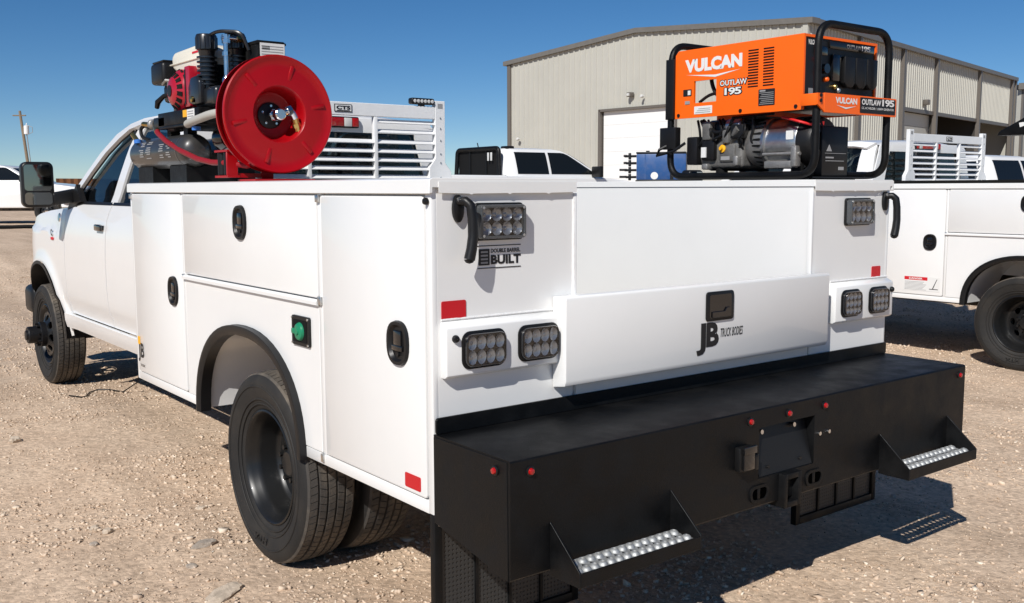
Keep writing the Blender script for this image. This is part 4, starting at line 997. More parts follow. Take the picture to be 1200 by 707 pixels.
def gtext(s,mt,ya,yb,z0,h,bold=.03,proud=.0015): return text('letters',s,mt,sh,(sx,ya,z0),yl,zu,ya-yb,h,bold,0,proud)
gtext('VULCAN','label_white',.785,.425,2.194,.064,.06)
m_=MB(); m_.add([(sx-.0012,.775,2.184),(sx-.0012,.59,2.160),(sx-.0012,.435,2.184),(sx-.0012,.59,2.171)],[(0,1,2,3)]); m_.build('swoosh','label_white',sh)
gtext('OUTLAW','ink',.562,.388,2.108,.034,.09,.0012); gtext('OUTLAW','label_white',.557,.394,2.112,.026,.02,.0025)
gtext('195','ink',.534,.420,2.062,.042,.1,.0012); gtext('195','label_white',.528,.426,2.067,.034,.03,.0025)
sticker('data_label',sx-.0018,sx-.0006,.232,.325,2.003,2.078,'label_black',sh,.003)
m_=MB()
for k in range(7): m_.box(sx-.0026,sx-.002,.238,.319-.006*(k%3),2.009+k*.0085,2.0115+k*.0085)
m_.box(sx-.0026,sx-.002,.285,.318,2.067,2.074); m_.build('label_print','label_grey',sh)
sticker('fuel_label',sx-.0018,sx-.0006,.740,.795,2.08,2.113,'label_black',sh,.003)
m_=MB(); m_.box(sx-.0026,sx-.002,.746,.764,2.085,2.107); m_.build('label_print','label_white',sh)
m_=MB(); m_.box(sx-.0026,sx-.002,.75,.782,2.04,2.056); m_.build('label_print','label_grey',sh)
sticker('white_label',sx-.0018,sx-.0006,.605,.72,1.988,2.026,'label_white',sh,.003)
m_=MB()
for k in range(3): m_.box(sx-.0026,sx-.002,.615,.712-.01*k,1.994+k*.009,1.997+k*.009)
m_.build('label_print','label_grey',sh)
# control panel facing the rear of the truck
b=MB(); b.prism(rrect(sx+.013,2.586,pz0+.004,pz1-.014,.004,2),'y',py0+.006,py0+.20); cpn=b.build('control_panel','black_plastic',g)
b=MB(); b.box(2.22,2.57,py0-.004,py0+.005,2.255,2.288,.002); b.build('panel_header','black_gloss',cpn)
text('letters','OUTLAW','label_grey',cpn,(2.345,py0-.004,2.262),(1,0,0),zu,.115,.02,.04); text('letters','195','label_white',cpn,(2.465,py0-.004,2.260),(1,0,0),zu,.07,.024,.03)
text('letters','VULCAN','label_white',cpn,(2.068,py0+.006,2.262),(1,0,0),zu,.06,.022,.04)
b=MB()
for x in (2.315,2.405,2.495): b.prism([(x,2.225),(x+.082,2.225),(x+.082,2.105),(x+.06,2.085),(x+.022,2.085),(x,2.105)],'y',py0-.022,py0+.005,.004,2)
b.build('outlet_covers','black_plastic',cpn)
b=MB(); b.box(2.24,2.30,py0-.01,py0+.005,2.11,2.23,.004); b.box(2.12,2.2,py0-.006,py0+.005,2.22,2.26,.003); b.cyl((2.18,py0+.006,2.16),(2.18,py0-.02,2.16),.022,n=16); b.build('switchgear','black_gloss',cpn)
for x,z,mt in ((2.14,2.145,'orange'),(2.20,2.115,'orange'),(2.265,2.085,'brass'),(2.13,2.20,'label_red'),(2.29,2.07,'steel')):
    m_=MB(); m_.lathe([(.012,0),(.012,.012),(.008,.018),(.001,.018)],(x,py0+.006,z),(0,-1,0),12); m_.build('knob',mt,cpn)
b=MB(); b.box(2.08,2.12,py0+.0045,py0+.0058,2.03,2.07); b.box(2.30,2.36,py0+.0045,py0+.0058,2.03,2.036); b.box(2.42,2.55,py0+.0045,py0+.0058,2.035,2.043); b.build('panel_print','label_grey',cpn)
# orange front band
b=MB(); b.prism(rrect(2.055,2.622,1.955,2.040,.004,2),'y',-.018,-.008,.001,1); b.prism([(2.008,1.988),(2.0545,1.960),(2.0545,2.037),(2.008,2.037)],'y',-.017,-.009); b.box(2.008,2.0195,-.0085,.075,1.985,2.037,.002); band=b.build('front_band','orange',g)
text('letters','VULCAN','label_white',band,(2.135,-.018,1.998),(1,0,0),zu,.165,.028,.05)
m_=MB(); m_.add([(2.14,-.0195,1.991),(2.215,-.0195,1.975),(2.295,-.0195,1.991),(2.215,-.0195,1.983)],[(0,1,2,3)]); m_.build('swoosh','label_white',band)
b=MB(); b.prism(rrect(2.325,2.612,1.964,2.034,.003,2),'y',-.0195,-.0182); b.build('letter_panel','ink',band)
text('letters','OUTLAW','label_white',band,(2.335,-.0196,2.001),(1,0,0),zu,.155,.026,.03); text('letters','195','label_white',band,(2.499,-.0196,2.000),(1,0,0),zu,.10,.032,.03)
text('letters','CC, AC WELDER / 13500W GENERATOR','label_white',band,(2.335,-.0196,1.980),(1,0,0),zu,.262,.012,.01)
for z in (2.005,2.028):
    m_=MB(); m_.cyl((2.028,-.017,z),(2.028,-.023,z),.008,n=10); m_.build('screw','black_plastic',band)
# alternator, engine and battery under the shroud
ax_,az_=2.20,1.835
b=MB(); b.lathe([(.06,.02),(.105,.03),(.115,.05),(.118,.13)],(ax_,.05,az_),(0,1,0),40); b.build('alternator_cap','black_plastic',g)
b=MB(); b.lathe([(.116,.10),(.119,.105),(.119,.16),(.110,.166),(.110,.28),(.121,.285),(.121,.30)],(ax_,.05,az_),(0,1,0),40); al=b.build('alternator','steel',g)
b=MB(); b.lathe([(.121,.30),(.118,.345),(.105,.40),(.08,.43)],(ax_,.05,az_),(0,1,0),40); b.cyl((ax_-.119,.12,az_-.055),(ax_-.119,.33,az_-.055),.008,n=8); b.box(ax_-.14,ax_-.1,.13,.16,GZ+.06,az_-.02,.005); b.box(ax_-.1,ax_+.1,.15,.34,GZ+.055,GZ+.09,.005); b.build('alternator_housing','cast_alu',g)
for k in range(9):
    m_=MB(); a=R(-62+k*14); x=ax_-math.cos(a)*.118; z=az_+math.sin(a)*.118; m_.box(-.004,.004,-.026,.026,-.005,.005,.001,1,M=Matrix.Translation((x,.375,z))@Matrix.Rotation(a,4,'Y')@Matrix.Rotation(R(-12),4,'Z')); m_.build('cooling_slot','black_matte',al)
sticker('blue_label',ax_-.122,ax_-.1195,.16,.20,az_+.01,az_+.05,'label_white',al,.003)
b=MB(); b.prism([(.46,GZ+.06),(.72,GZ+.06),(.74,GZ+.12),(.72,GZ+.20),(.62,GZ+.24),(.50,GZ+.22),(.46,GZ+.16)],'x',2.09,2.42,.02,3); b.box(2.08,2.1,.5,.6,GZ+.09,GZ+.18,.01); b.cyl((2.10,.56,GZ+.17),(2.07,.47,GZ+.25),.018,n=10); b.build('engine_crankcase','engine_grey',g)
b=MB(); b.lathe([(.026,0),(.026,.012),(.012,.016),(.012,.03),(.001,.03)],(2.085,.575,GZ+.155),(-1,0,.1),14); b.v=[(lerp(2.085,v[0],.8),lerp(.575,v[1],.75),lerp(GZ+.155,v[2],.75)) for v in b.v]; b.build('oil_cap','label_yellow',g)
b=MB(); b.lathe([(.034,0),(.038,.006),(.038,.085),(.032,.092),(.001,.093)],(2.11,.56,GZ+.262),(0,-1,0),20); b.build('starter_motor','steel',g)
b=MB(); b.lathe([(.11,0),(.12,.02),(.12,.05),(.07,.07),(.001,.072)],(2.25,.70,az_),(0,1,0),28); b.box(2.12,2.5,.42,.66,GZ+.22,GZ+.30,.02); b.box(2.10,2.45,.60,.72,GZ+.05,GZ+.30,.03); b.tube(arc_path([(2.1,.72,GZ+.30),(2.07,.60,GZ+.22),(2.1,.5,GZ+.3),(2.12,.4,GZ+.27)],.05),.010,8); b.tube([(2.1,.66,GZ+.28),(2.06,.62,GZ+.2),(2.08,.55,GZ+.23),(2.06,.5,GZ+.3),(2.12,.3,GZ+.31)],.007,6); b.box(2.10,2.5,.38,.52,GZ+.29,GZ+.305); b.build('engine_cowling','black_plastic',g)
b=MB(); b.tube(arc_path([(2.10,.69,2.30),(2.09,.66,2.13),(2.09,.63,2.08),(2.12,.60,2.05)],.04),.010,8); b.tube(arc_path([(2.08,.73,2.05),(2.085,.67,2.085),(2.09,.58,2.09)],.04),.008,8); b.box(2.08,2.12,.585,.625,2.10,2.16,.006); b.build('fuel_pipe','black_plastic',g)
for y in (.17,.62):
    
    for x in (2.13,2.45): m_=MB(); m_.cyl((x,y,GZ+.03),(x,y,GZ+.075),.03,n=14); m_.build('rubber_mount','black_matte',g)
b=MB(); b.box(2.09,2.54,.10,.14,GZ+.028,GZ+.036); b.box(2.085,2.54,.6,.66,GZ+.028,GZ+.036); b.box(2.08,2.56,.05,.8,GZ+.008,GZ+.014); b.build('base_tray','black_steel',g)
rg=random.Random(11)
for k in range(9):
    y=.40+.045*k; m_=MB(); pts=[Vector((2.085+.02*rg.random(),y+.03*rg.uniform(-1,1),GZ+.30)),Vector((2.06+.03*rg.random(),y+.06*rg.uniform(-1,1),GZ+.24)),Vector((2.065+.03*rg.random(),y+.05*rg.uniform(-1,1),GZ+.19)),Vector((2.10,y+.05*rg.uniform(-1,1),GZ+.15))]
    m_.tube(arc_path(pts,.03),.005+.004*rg.random(),6); m_.build('engine_cable','black_plastic',g)
for (ya,yb,za,zb,mt) in ((.44,.52,.20,.27,'black_plastic'),(.53,.57,.18,.245,'engine_grey'),(.62,.70,.10,.20,'black_plastic'),(.645,.70,.20,.29,'engine_grey'),(.73,.80,.08,.22,'black_steel'),(.47,.50,.07,.12,'cast_alu'),(.66,.70,.055,.085,'cast_alu')):  # added filler; its black pieces stand in for shade under the shroud
    m_=MB(); m_.box(2.065,2.13,ya,yb,GZ+za,GZ+zb,.008,2); m_.build('engine_filler',mt,g)
m_=MB(); m_.box(2.058,2.0645,.665,.695,GZ+.115,GZ+.165); m_.build('engine_label','label_white',g)
m_=MB(); m_.box(2.0785,2.0795,.53,.585,GZ+.10,GZ+.118); m_.build('engine_plate','label_grey',g)
b=MB(); b.box(2.165,2.365,.062,.20,GZ+.016,1.905,.006); bt=b.build('battery','black_plastic',g)
b=MB(); b.box(2.185,2.345,.0595,.0615,1.78,1.782); b.box(2.19,2.25,.0595,.0615,1.758,1.765); b.box(2.19,2.33,.0595,.0615,1.745,1.748); b.prism([(2.195,1.79),(2.215,1.82),(2.235,1.79)],'y',.0600,.0615); b.box(2.29,2.33,.0595,.0615,1.705,1.72); b.build('battery_print','label_grey',bt)
b=MB(); b.cyl((2.185,.085,1.905),(2.185,.085,1.925),.012,n=10); b.build('terminal','wire_red',bt)
b=MB(); b.tube(arc_path([(2.10,.24,1.95),(2.05,.12,1.925),(2.10,.0+.07,1.905),(2.185,.085,1.915)],.05),.006,8); b.build('red_wire','wire_red',g)

# ------------------------------------------------------------------ second service truck and its rack
T2=dup(T,None,('power_inlet','yellow_label','letters','emblem','line','emblem_stripes','fender_badge'))
T2.location=(7.24,-.05,0); T2['label']='white service truck with a red and white danger label on its front door'
b=MB(); b.box(7.232,7.84,-.03,3.10,1.6605,1.688,.003); o=b.build('top_seal','black_matte',T2)
rk2=dup(rk,None,('light_bar',)); rk2.location=rk.location+V(7.24,-.05,0); rk2['label']='white louvred cab guard rack on the truck with the danger label'
for c in T2.children:
    if c.name.startswith('wheel') and not c.name.startswith('wheel_') and c.location.y<3: c.location.y+=.2
d2=[c for c in T2.children if c.name.startswith('compartment_door')][2]
x0=7.24-.0048
m_=MB(); m_.prism(rrect(2.285,2.655,.625,.765,.004,2),'x',x0-.001,x0); dl=m_.build('danger_label','label_white',T2)
m_=MB(); m_.box(x0-.0016,x0-.0011,2.41,2.65,.728,.760); m_.build('label_header','label_red',dl)
text('letters','DANGER','label_white',dl,(x0-.0016,2.60,.735),(0,-1,0),zu,.14,.018,.03)
m_=MB()
for k in range(7): m_.box(x0-.0016,x0-.0011,2.42+.012*((k*3)%4),2.645,.634+k*.0125,.638+k*.0125)
m_.build('label_print','label_grey',dl)
m_=MB(); m_.add([(x0-.0013,2.36,.65),(x0-.0013,2.35,.65),(x0-.0013,2.31,.745),(x0-.0013,2.315,.748)],[(0,1,2,3)]); m_.add([(x0-.0013,2.39,.645),(x0-.0013,2.30,.645),(x0-.0013,2.30,.652),(x0-.0013,2.39,.652)],[(0,1,2,3)]); m_.build('crane_drawing','ink',dl)
# crane boom lying forward along the second truck's side box
cr=thing('crane','black folding crane with its boom lying along the second truck','crane',(7.55,-.2,1.67))
b=MB(); b.cyl((7.55,-.1,1.67),(7.55,-.1,2.15),.12,n=20); b.build('crane_post','black_coat',cr)
b=MB(); b.prism([(-.3,2.06),(1.92,2.095),(1.90,2.13),(1.50,2.34),(1.2,2.42),(-.3,2.46)],'x',7.45,7.65,.01,2); bm_=b.build('boom','black_coat',cr)
b=MB(); b.add([(7.448,1.72,2.20),(7.448,1.68,2.205),(7.448,1.60,2.17),(7.448,1.61,2.155),(7.448,1.66,2.175),(7.448,1.71,2.16)],[(0,1,2,3,4,5)]); b.build('boom_mark','label_white',bm_)

# ------------------------------------------------------------------ pickups (local frame: forward +Y, origin at rear centre on the ground)
def pickup(name,label,loc,heading,rackcol=None,simple=False):
    r=thing(name,label,'pickup',(0,0,0),'parked pickups behind the service trucks')
    def prof(mirror=1):
        P_=[(0.03,.62)]
        for c in (1.22,4.82):
            for a in range(180,-1,-12): P_.append((c-.50*math.cos(R(180-a)) if False else c+.50*math.cos(R(a)),.50+.50*math.sin(R(a))*.98 if a not in(0,180) else .52))
        return P_+[(5.82,.55),(5.88,.75),(5.86,1.12),(5.80,1.22),(5.0,1.33),(4.35,1.39),(1.93,1.42),(1.92,1.43),(0.05,1.44),(0.0,1.38)]
    b=MB(); b.prism(prof(),'x',-.985,.985,.035,3); b.build('body',CABW,r,ang=40)
    # greenhouse shell
    base=[(4.45,1.395),(1.90,1.42)]; 
    rows=[]
    for z,yf,yr,hw in ((1.38,4.46,1.93,.93),(1.50,4.27,1.935,.905),(1.70,3.93,1.98,.84),(1.85,3.66,2.02,.785),(1.93,3.46,2.05,.735),(1.965,3.25,2.12,.66),(1.985,2.9,2.35,.45)):
        pts=[]
        for (cx,cy,sx_,sy_) in ((hw,yf,1,1),(hw,yr,1,-1),(-hw,yr,-1,-1),(-hw,yf,-1,1)):
            pts.append((cx,cy))
        loop=[]
        (ax0,ay0),(ax1,ay1),(ax2,ay2),(ax3,ay3)=pts
        loop+= [(ax0,lerp(ay0-.08,ay1+.08,k/6),z) for k in range(7)]
        loop+= [(lerp(ax1-.08,ax2+.08,k/5),ay1-.02*(1-(2*k/5-1)**2),z) for k in range(6)]
        loop+= [(ax2,lerp(ay2+.08,ay3-.08,k/6),z) for k in range(7)]
        loop+= [(lerp(ax3+.08,ax0-.08,k/5),ay3+.10*(1-(2*k/5-1)**2),z) for k in range(6)]
        rows.append(loop+[loop[0]])
    b=MB().grid(rows); b.add(rows[-1][:-1],[tuple(range(len(rows[-1])-1))]); b.build('cab',CABW,r,ang=45)
    def hwz(z): return interp(z,[1.38,1.5,1.7,1.85,1.93],[.93,.905,.84,.785,.735])
    def yfz(z): return interp(z,[1.38,1.5,1.7,1.85,1.93],[4.46,4.27,3.93,3.66,3.46])
    for s in (-1,1):
        for (poly) in ([(2.22,1.46),(2.98,1.46),(2.97,1.89),(2.24,1.89)],[(3.04,1.46),(4.18,1.47),(3.95,1.60),(3.55,1.84),(3.42,1.89),(3.05,1.89)]):
            top_=sorted([p for p in poly if p[1]>1.5]+([(4.18,1.47)] if poly[1][0]>4 else [])); y0_,y1_=min(p[0] for p in poly),max(p[0] for p in poly); rows=[]
            for y in rng(y0_,y1_,14):
                z1=interp(y,[p[0] for p in top_],[p[1] for p in top_]); rows.append([(s*(hwz(lerp(1.46,z1,k/6))+.006),y,lerp(1.46,z1,k/6)) for k in range(7)])
            m_=MB().grid(rows); m_.build('side_window','dark_glass_opaque',r)
        for ya in (2.28,3.15): m_=MB(); m_.box(s*.99-.012,s*.99+.012,ya,ya+.14,1.24,1.275,.005); m_.build('door_handle','black_plastic',r)
        m_=MB(); m_.prism(rrect(.93,1.22,1.40,1.62,.03,3) if s>0 else rrect(-1.22,-.93,1.40,1.62,.03,3),'y',4.05,4.14,.02,2); m_.build('door_mirror','black_plastic',r)
        m_=MB(); m_.box(s*.9-.06,s*.9+.06,-.005,.03,.95,1.3,.01); m_.build('tail_lamp','red_lens',r)
        m_=MB(); m_.box(s*.78-.14,s*.78+.14,5.78,5.885,.92,1.12,.02); m_.build('headlight','floodlight',r)
    m_=MB(); m_.add([(-.74,2.005-.01,1.46),(.74,1.995,1.46),(.66,2.03,1.87),(-.66,2.03,1.87)],[(0,1,2,3)]); m_.v=[(p[0],p[1]-.075+(.0 if p[2]<1.6 else .0),p[2]) for p in m_.v]; m_.build('rear_window','dark_glass_opaque',r,smooth=False)
    m_=MB(); m_.grid([[(lerp(-hw,hw,k/6),yf+.006+.10*(1-(2*k/6-1)**2)*.9,z) for k in range(7)] for z,yf,hw in ((1.48,4.31,.80),(1.70,3.945,.75),(1.87,3.63,.69))]); m_.build('windshield','dark_glass_opaque',r)
    m_=MB(); m_.box(-.98,.98,-.12,.06,.50,.72,.03); m_.build('rear_bumper','chrome',r)
    m_=MB(); m_.box(-.98,.98,5.80,6.02,.42,.70,.05); m_.box(-.60,.60,5.83,5.90,.75,1.15,.02); m_.build('front_bumper','black_plastic',r)
    m_=MB(); m_.box(-.85,.85,.1,5.7,.42,.60,.03); m_.build('underbody','underbody',r)
    for (x,y,fl_) in ((-.865,1.22,0),(.865,1.22,1),(-.865,4.82,0),(.865,4.82,1)): wheel(r,x,y,'front',bool(fl_),random.random(),False)
    if rackcol:
        m_=MB()
        m_.tube(arc_path([(-.80,1.86,1.42),(-.76,1.87,1.96),(.76,1.87,1.96),(.80,1.86,1.42)],.10),.045,10)
        for x in (-.3,.3): m_.box(x-.02,x+.02,1.875,1.892,1.42,1.95)
        m_.build('cab_guard',rackcol,r); m_=MB(); m_.box(-.75,.75,1.895,1.90,1.43,1.94); m_.build('guard_sheet','black_matte',r)
        for x in (.45,.56):
            m_=MB(); m_.box(x-.025,x+.025,1.82,1.84,1.72,1.88,.006); m_.build('guard_lamp','floodlight',r)
        m_=MB(); m_.box(.45,.68,2.12,2.3,1.95,2.01,.02); m_.build('roof_beacon','black_plastic',r); m_=MB(); m_.cyl((-.3,2.1,1.95),(-.3,2.06,2.1),.012,n=6); m_.build('antenna','black_plastic',r)
    r.location=(loc[0],loc[1],float(gh(loc[0],loc[1]))+.004); r.rotation_euler=(0,0,-heading)
    return r
mat('dark_glass_opaque',(.008,.010,.011),.04,spec=.4)
def camxy(px,depth):
    l=(px-600)/1165.5*depth; p=CAM+RT*l+FH*depth; return p.x,p.y
def at_cab(px,depth,heading,ly,lx):
    # root location so that local point (lx,ly) stands at pixel column px and depth
    x,y=camxy(px,depth); h=heading; fx,fy=math.sin(h),math.cos(h); rx,ry=math.cos(h),-math.sin(h)
    return x-fx*ly-rx*lx,y-fy*ly-ry*lx
h=R(93); pickup('pickup_truck','white crew cab pickup with black cab guard in front of the metal building',at_cab(592,19.5,h,1.95,.85),h,'black_coat')
h=YAW+R(88); pickup('pickup_truck','white pickup standing far off by the wooden utility pole',at_cab(96,34,h,5.9,.9),h)
h=R(95); pickup('pickup_truck','white pickup parked beyond the rack of the second service truck',at_cab(1152,16.3,h,1.95,.85),h)
h=R(60)
# ------------------------------------------------------------------ metal building
def cw(l,d,z=0): p=CAM+RT*l+FH*d; return Vector((p.x,p.y,z))
CR=cw(9.08,31.1); CL=cw(-.1,41.4); CF=cw(9.08+15.4*.96,31.1+17.7*.96)
bl=thing('metal_building','tall beige metal warehouse with ribbed walls and white roll door','building',tuple(CR))
EH=6.62; RH=7.12
def wall_panels(A,B,n,hb,ht,name,mt,t0=0,t1=1,ribs=3,out=None):
    # corrugated sheets from A to B; hb(t), ht(t) give the lower and upper edge
    d=(B-A); Lw=d.length; u=d.normalized(); nrm=out
    for i in range(n):
        a=lerp(t0,t1,i/n); c=lerp(t0,t1,(i+1)/n); w_=(c-a)*Lw; prof=[]
        for k in range(ribs):
            s0=k/ribs; q=1/ribs
            prof+=[(s0,0),(s0+q*.62,0),(s0+q*.68,.038),(s0+q*.86,.038),(s0+q*.92,0)]
        prof.append((1,0)); rowsA=[];rowsB=[]
        for s,h_ in prof:
            t=lerp(a,c,s); p=A+d*t+nrm*h_; rowsA.append((p.x,p.y,hb(t))); rowsB.append((p.x,p.y,ht(t)))
        MB().grid([rowsA,rowsB]).build(name,mt,bl,smooth=False,recalc=False)
dg=(CL-CR); ug=dg.normalized(); ng=Vector((-ug.y,ug.x,0)); 
if ng.dot(CAM-CR)<0: ng=-ng
ds=(CF-CR); us=ds.normalized(); ns=Vector((-us.y,us.x,0))
if ns.dot(CAM-CR)<0: ns=-ns
top=lambda t: EH+(RH-EH)*(1-abs(2*t-1))
# gable runs from the near corner (t=0) to the far corner (t=1); door opening t .369 .. .627
d0,d1,DH=.366,.629,4.45
wall_panels(CR,CL,6,lambda t:-.1,top,'siding_panel','siding',0,d0,3,ng)
wall_panels(CR,CL,4,lambda t:DH,top,'siding_panel','siding',d0,d1,3,ng)
wall_panels(CR,CL,6,lambda t:-.1,top,'siding_panel','siding',d1,1,3,ng)
def slab(A,B,z0,z1,n_,t,name,mt,par=bl,off=0):
    a=A+n_*off; b_=B+n_*off; c=b_+n_*t; d_=a+n_*t
    vs=[(p.x,p.y,z) for z in (z0,z1) for p in (a,b_,c,d_)]
    return MB().add(vs,[(0,1,2,3),(4,5,6,7),(0,1,5,4),(1,2,6,5),(2,3,7,6),(3,0,4,7)]).build(name,mt,par,smooth=False)
# roll door of ribbed slats
P0,P1=CR+dg*(d0+.008),CR+dg*(d1-.008)
for k in range(9): slab(P0,P1,.02+k*.49,.02+k*.49+.486,ng,.04,'door_slat','door_white',off=-.12)
slab(P0,P1,0,DH-.05,ng,.02,'door_backing','label_grey',off=-.15)
for t in (d0,d1): slab(CR+dg*(t-.0035),CR+dg*(t+.0035),0,DH+.07,ng,.22,'door_jamb','siding_trim',off=-.15)
slab(CR+dg*d0,CR+dg*d1,DH-.02,DH+.07,ng,.22,'door_header','siding_trim',off=-.15)
slab(CR-ug*.02,CR+ug*.16,0,EH,ng,.08,'corner_trim','siding',off=.0); slab(CL-ug*.16,CL+ug*.02,0,EH,ng,.08,'corner_trim','siding_trim')
# gable roof edge
for t0,t1 in ((-.015,.5),(.5,1.015)):
    a=CR+dg*t0; c=CR+dg*t1; vs=[]
    for p,t in ((a,t0),(c,t1)):
        z=top(t) if 0<=t<=1 else EH-(RH-EH)*.03
        for n_,dz in ((.14,-.02),(.14,.15),(-.3,.15),(-.3,-.02)): q=p+ng*n_; vs.append((q.x,q.y,z+dz))
    MB().add(vs,[(0,1,2,3),(4,5,6,7),(0,1,5,4),(1,2,6,5),(2,3,7,6),(3,0,4,7)]).build('rake_trim','roof_metal',bl,smooth=False)
for t0,t1 in ((0,.5),(.5,1)):
    vs=[]
    for t,s in ((t0,0),(t1,0),(t1,1),(t0,1)): p=CR+dg*t+ds*s; vs.append((p.x,p.y,top(t)+.13))
    MB().add(vs,[(0,1,2,3)]).build('roof','roof_metal',bl,smooth=False)
# long side: bays between columns, some open below
cols=[0,.17,.35,.511,.757,.978,1]; OH=4.55
for i,(a,c) in enumerate(zip(cols,cols[1:])):
    lo=-.1 if i in (0,1,5) else OH
    wall_panels(CR,CF,max(1,round((c-a)*26)),lambda t,lo=lo:lo,lambda t:EH+.0,'siding_panel','siding',a,c,4,ns)
    if lo>0:
        q=CR+ds*a; r_2=CR+ds*c
        if i==2: 
            for k in range(9): slab(q,r_2,.02+k*.49,.5+k*.49,ns,.04,'door_slat','siding',off=-.2)
        slab(q,r_2,OH-.12,OH+.02,ns,.12,'door_header','siding_trim',off=-.08)
for t in cols[1:]: slab(CR+ds*(t-.004),CR+ds*(t+.004),-.1,EH,ns,.16,'column','siding_trim',off=-.02)
slab(CR-us*.1,CF+us*.1,EH-.02,EH+.14,ns,.2,'eave_gutter','roof_metal',off=-.02)
# back walls and floor so that the open bays are real rooms
CB=CL+ds; slab(CL,CB,0,EH,-ng*0+ns*-1,.1,'back_wall','interior_dark'); slab(CF,CB,0,EH,ng,-.1,'end_wall','siding')
for t in (.511,.757): slab(CR+ds*t,CR+ds*t+dg*.6,0,EH-.3,us,.1,'partition','interior_dark')
slab(CR+dg*.6+ds*.3,CF+dg*.6,0,EH-.3,ns,.1,'partition','interior_dark')
def wall_lamp(p,name='wall_lamp'):
    bx=MB(); bx.box(-.1,.1,-.1,.1,-.08,.08,.02); bx.v=[(v[0]+p.x,v[1]+p.y,v[2]+p.z) for v in bx.v]; o=bx.build(name,'siding_trim',bl)
    q=p+ng*.09; bx=MB(); bx.box(-.07,.07,-.05,.05,-.06,.04,.02); bx.v=[(v[0]+q.x,v[1]+q.y,v[2]+q.z) for v in bx.v]; bx.build('lamp_glass','floodlight',o)
wall_lamp(CR+dg*(1-.487)+ng*.14+V(0,0,4.95)); 
for t,z in ((1-.53,4.85),(1-.055,3.6)):
    p=CR+dg*t+ng*.15; m_=MB(); m_.lathe([(.06,0),(.06,.09),(.04,.12),(.001,.12)],p+V(0,0,z),ng,12,True); m_.build('camera','floodlight',bl)
p=CR+ds*.455+ns*.14; m_=MB(); m_.box(p.x-.1,p.x+.1,p.y-.1,p.y+.1,4.75,4.95,.02); m_.build('wall_lamp','siding_trim',bl)
# next building along the lot
A=cw(29.0,57.5); B=cw(62,95); C_=cw(20,75)
b2=thing('metal_building','lower grey metal warehouse beyond the tall beige one','building',tuple(A))
vs=[]
E2=(7.1)
for p in (A,B,C_+(B-A),C_): vs.append((p.x,p.y,-.1)); 
for p in (A,B,C_+(B-A),C_): vs.append((p.x,p.y,E2))
MB().add(vs,[(0,1,5,4),(1,2,6,5),(2,3,7,6),(3,0,4,7)]).build('wall','siding',b2,smooth=False)
u=(B-A).normalized(); nn=Vector((-u.y,u.x,0)); nn=nn if nn.dot(CAM-A)>0 else -nn
for k in range(46): slab(A+u*(k*1.0+.3),A+u*(k*1.0+.55),0,E2,nn,.05,'wall_rib','siding',b2,.003)
slab(A-u*.3,B,E2,E2+.35,nn,.4,'eave_gutter','roof_metal',b2,-.1)
slab(A,A+u*.35,0,E2,nn,.12,'corner_trim','siding_trim',b2)
slab(A+u*3,A+u*14,0,4.4,nn,.06,'doorway','interior_dark',b2,.0005)
MB().add([(p.x,p.y,E2+.3) for p in (A,B,C_+(B-A),C_)],[(0,1,2,3)]).build('roof','roof_metal',b2,smooth=False)
# ------------------------------------------------------------------ blue equipment case with black couplers
x,y=camxy(775,25); gz=float(gh(x,y))
hb=Matrix.Translation((x,y,gz))@Matrix.Rotation(-YAW-R(12),4,'Z')
eq=thing('equipment_case','blue steel equipment case with black coupler arms stacked on one end','case',(x,y,gz))
b=MB(); b.box(-.62,.62,-.5,.5,.0,1.35,.01,M=hb); b.build('plinth','black_steel',eq)
b=MB(); b.box(-.60,.60,-.48,.48,1.352,1.98,.015,M=hb); b.box(-.40,-.37,-.485,-.48,1.36,1.97,M=hb); b.build('case_body','blue_crate',eq)
b=MB(); b.box(-.61,.60,-.49,.49,1.985,2.03,.01,M=hb); b.box(.22,.30,-.492,-.4805,1.36,1.97,M=hb); b.box(-.40,-.32,-.1,.1,2.03,2.07,M=hb); b.build('case_lid','black_steel',eq)
for k in range(4):
    m_=MB(); z=1.42+k*.17; dx=-.12*(k%2)
    m_.box(-.86+dx*.3,-.61,-.44,-.36,z-.03,z+.03,.008,M=hb); m_.box(-1.02+.10*(k>=2),-.84,-.46,-.34,z-.02,z+.035,.008,M=hb); m_.box(-.80,-.74,-.47,-.33,z-.08,z+.08,.01,M=hb); m_.build('coupler_arm','black_steel',eq)
b=MB(); b.lathe([(.09,0),(.09,.003),(.001,.003)],hb@V(-.16,-.481,1.45),(hb.to_3x3()@V(0,-1,0)),16); b.build('round_sticker','label_white',eq)
# ------------------------------------------------------------------ utility pole, fence, streak, cable, rocks
x,y=camxy(43,100); zg=float(gh(x,y))
up=thing('utility_pole','weathered wooden utility pole with crossarm and grey transformer','utility pole',(x,y,zg))
lean=RT*(-.9)
b=MB(); b.cyl((x,y,zg-.2),(x+lean.x,y+lean.y,zg+8.9),.17,.12,n=10); b.build('pole','pole_wood',up)
tp=V(x,y,zg)+lean*.96+V(0,0,8.45); b=MB(); b.tube([tp-RT*.75,tp+RT*.55],.07,6); b.build('crossarm','pole_wood',up)
q=V(x,y,zg)+lean*.8+RT*.38+V(0,0,6.6); b=MB(); b.cyl(q,q+V(0,0,.85),.24,n=14,bev=.04); b.cyl(q+V(0,0,.85),q+V(.05,0,1.1),.05,n=8); b.build('transformer','door_white',up)
b=MB(); b.tube([q+RT*.1+V(0,0,.9),q+RT*.6+V(0,0,.7),q+RT*.6+V(0,0,.2),q+RT*.1],.03,6); b.tube([q+V(0,0,.1),q+RT*.25-V(0,0,3),q+RT*.3-V(0,0,6.6)],.05,6); b.build('service_cable','label_grey',up)
a=V(*camxy(70,72),0); c=V(*camxy(560,120),0)
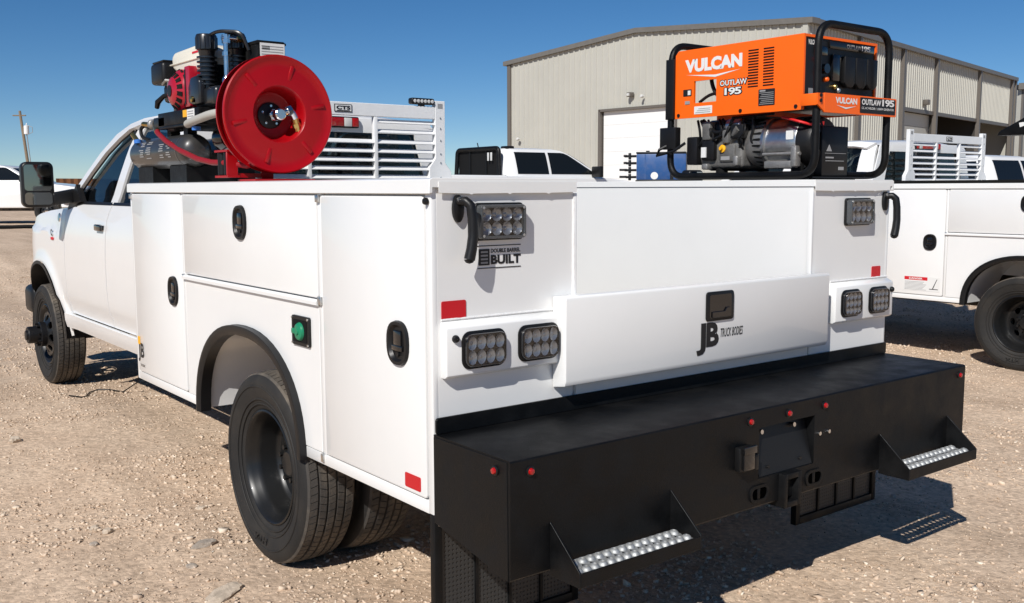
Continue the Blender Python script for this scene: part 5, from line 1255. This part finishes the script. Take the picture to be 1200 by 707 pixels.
fn=thing('fence','low rust brown sheet fence on the horizon behind the mirror','fence',(a.x,a.y,.4))
u=(c-a).normalized(); Lf=(c-a).length; nf=Vector((-u.y,u.x,0))
for k in range(int(Lf/2.4)):
    p=a+u*(k*2.4); q=p+u*2.36; z=float(gh(p.x,p.y)); vs=[]
    for s in range(9):
        pp=p.lerp(q,s/8)+nf*(.04*(s%2)); vs.append((pp.x,pp.y,z-.05)); 
    for s in range(9):
        pp=p.lerp(q,s/8)+nf*(.04*(s%2)); vs.append((pp.x,pp.y,z+1.95))
    MB().add(vs,[(i,i+1,i+10,i+9) for i in range(8)]).build('fence_sheet','rust_fence',fn,smooth=False)
pa=V(*camxy(-60,29),0); pb=V(*camxy(60,30),0)  # dark streak across the dirt, built as a low matte black tube
m_=MB(); m_.tube([(lerp(pa.x,pb.x,k/8),lerp(pa.y,pb.y,k/8),float(gh(lerp(pa.x,pb.x,k/8),lerp(pa.y,pb.y,k/8)))+.05) for k in range(9)],.055,8)
tag(m_.build('streak','black_matte',None),'long dark streak lying on the dirt by the far pickup','streak')
m_=MB(); pts=[(.62,5.62),(.55,5.78),(.47,5.82),(.38,5.72),(.33,5.60),(.29,5.58),(.22,5.70)]
m_.tube([(.75,5.45,.28),(.70,5.5,.06)]+[(p[0],p[1],float(gh(*p))+.008) for p in pts],.005,6)
tag(m_.build('cable','black_plastic',None),'thin dark cable trailing onto the dirt under the white cab','cable')
rock('rock',-.16,1.72,.055,.03,.022,'rock_grey','flat grey rock on the dirt beside the rear wheel',1)
rock('rock',-.30,1.12,.11,.045,.018,'rock_pale','long pale slab of rock sunk in the dirt',2)
rock('rock',-.44,4.39,.05,.035,.03,'rock_pale','pale grey lump of rock lying far out in the dirt',3)
rock('rock',-.51,2.24,.028,.022,.02,'rock_pale','small pale rock touching a longer pale rock beside it',4); rock('rock',-.47,2.16,.03,.022,.02,'rock_pale','longer of two small pale rocks that touch',5)
rock('rock',-.57,2.02,.026,.02,.014,'rock_grey','small grey rock just in front of the pair of pale rocks',6)
rock('rock',-.30,1.50,.026,.018,.016,'rock_grey','small dark rock between the grey rock and the pale slab',7)
rock('rock',.03,2.27,.03,.02,.014,'rock_pale','pale rock lying under the arch in front of the rear wheel',8)
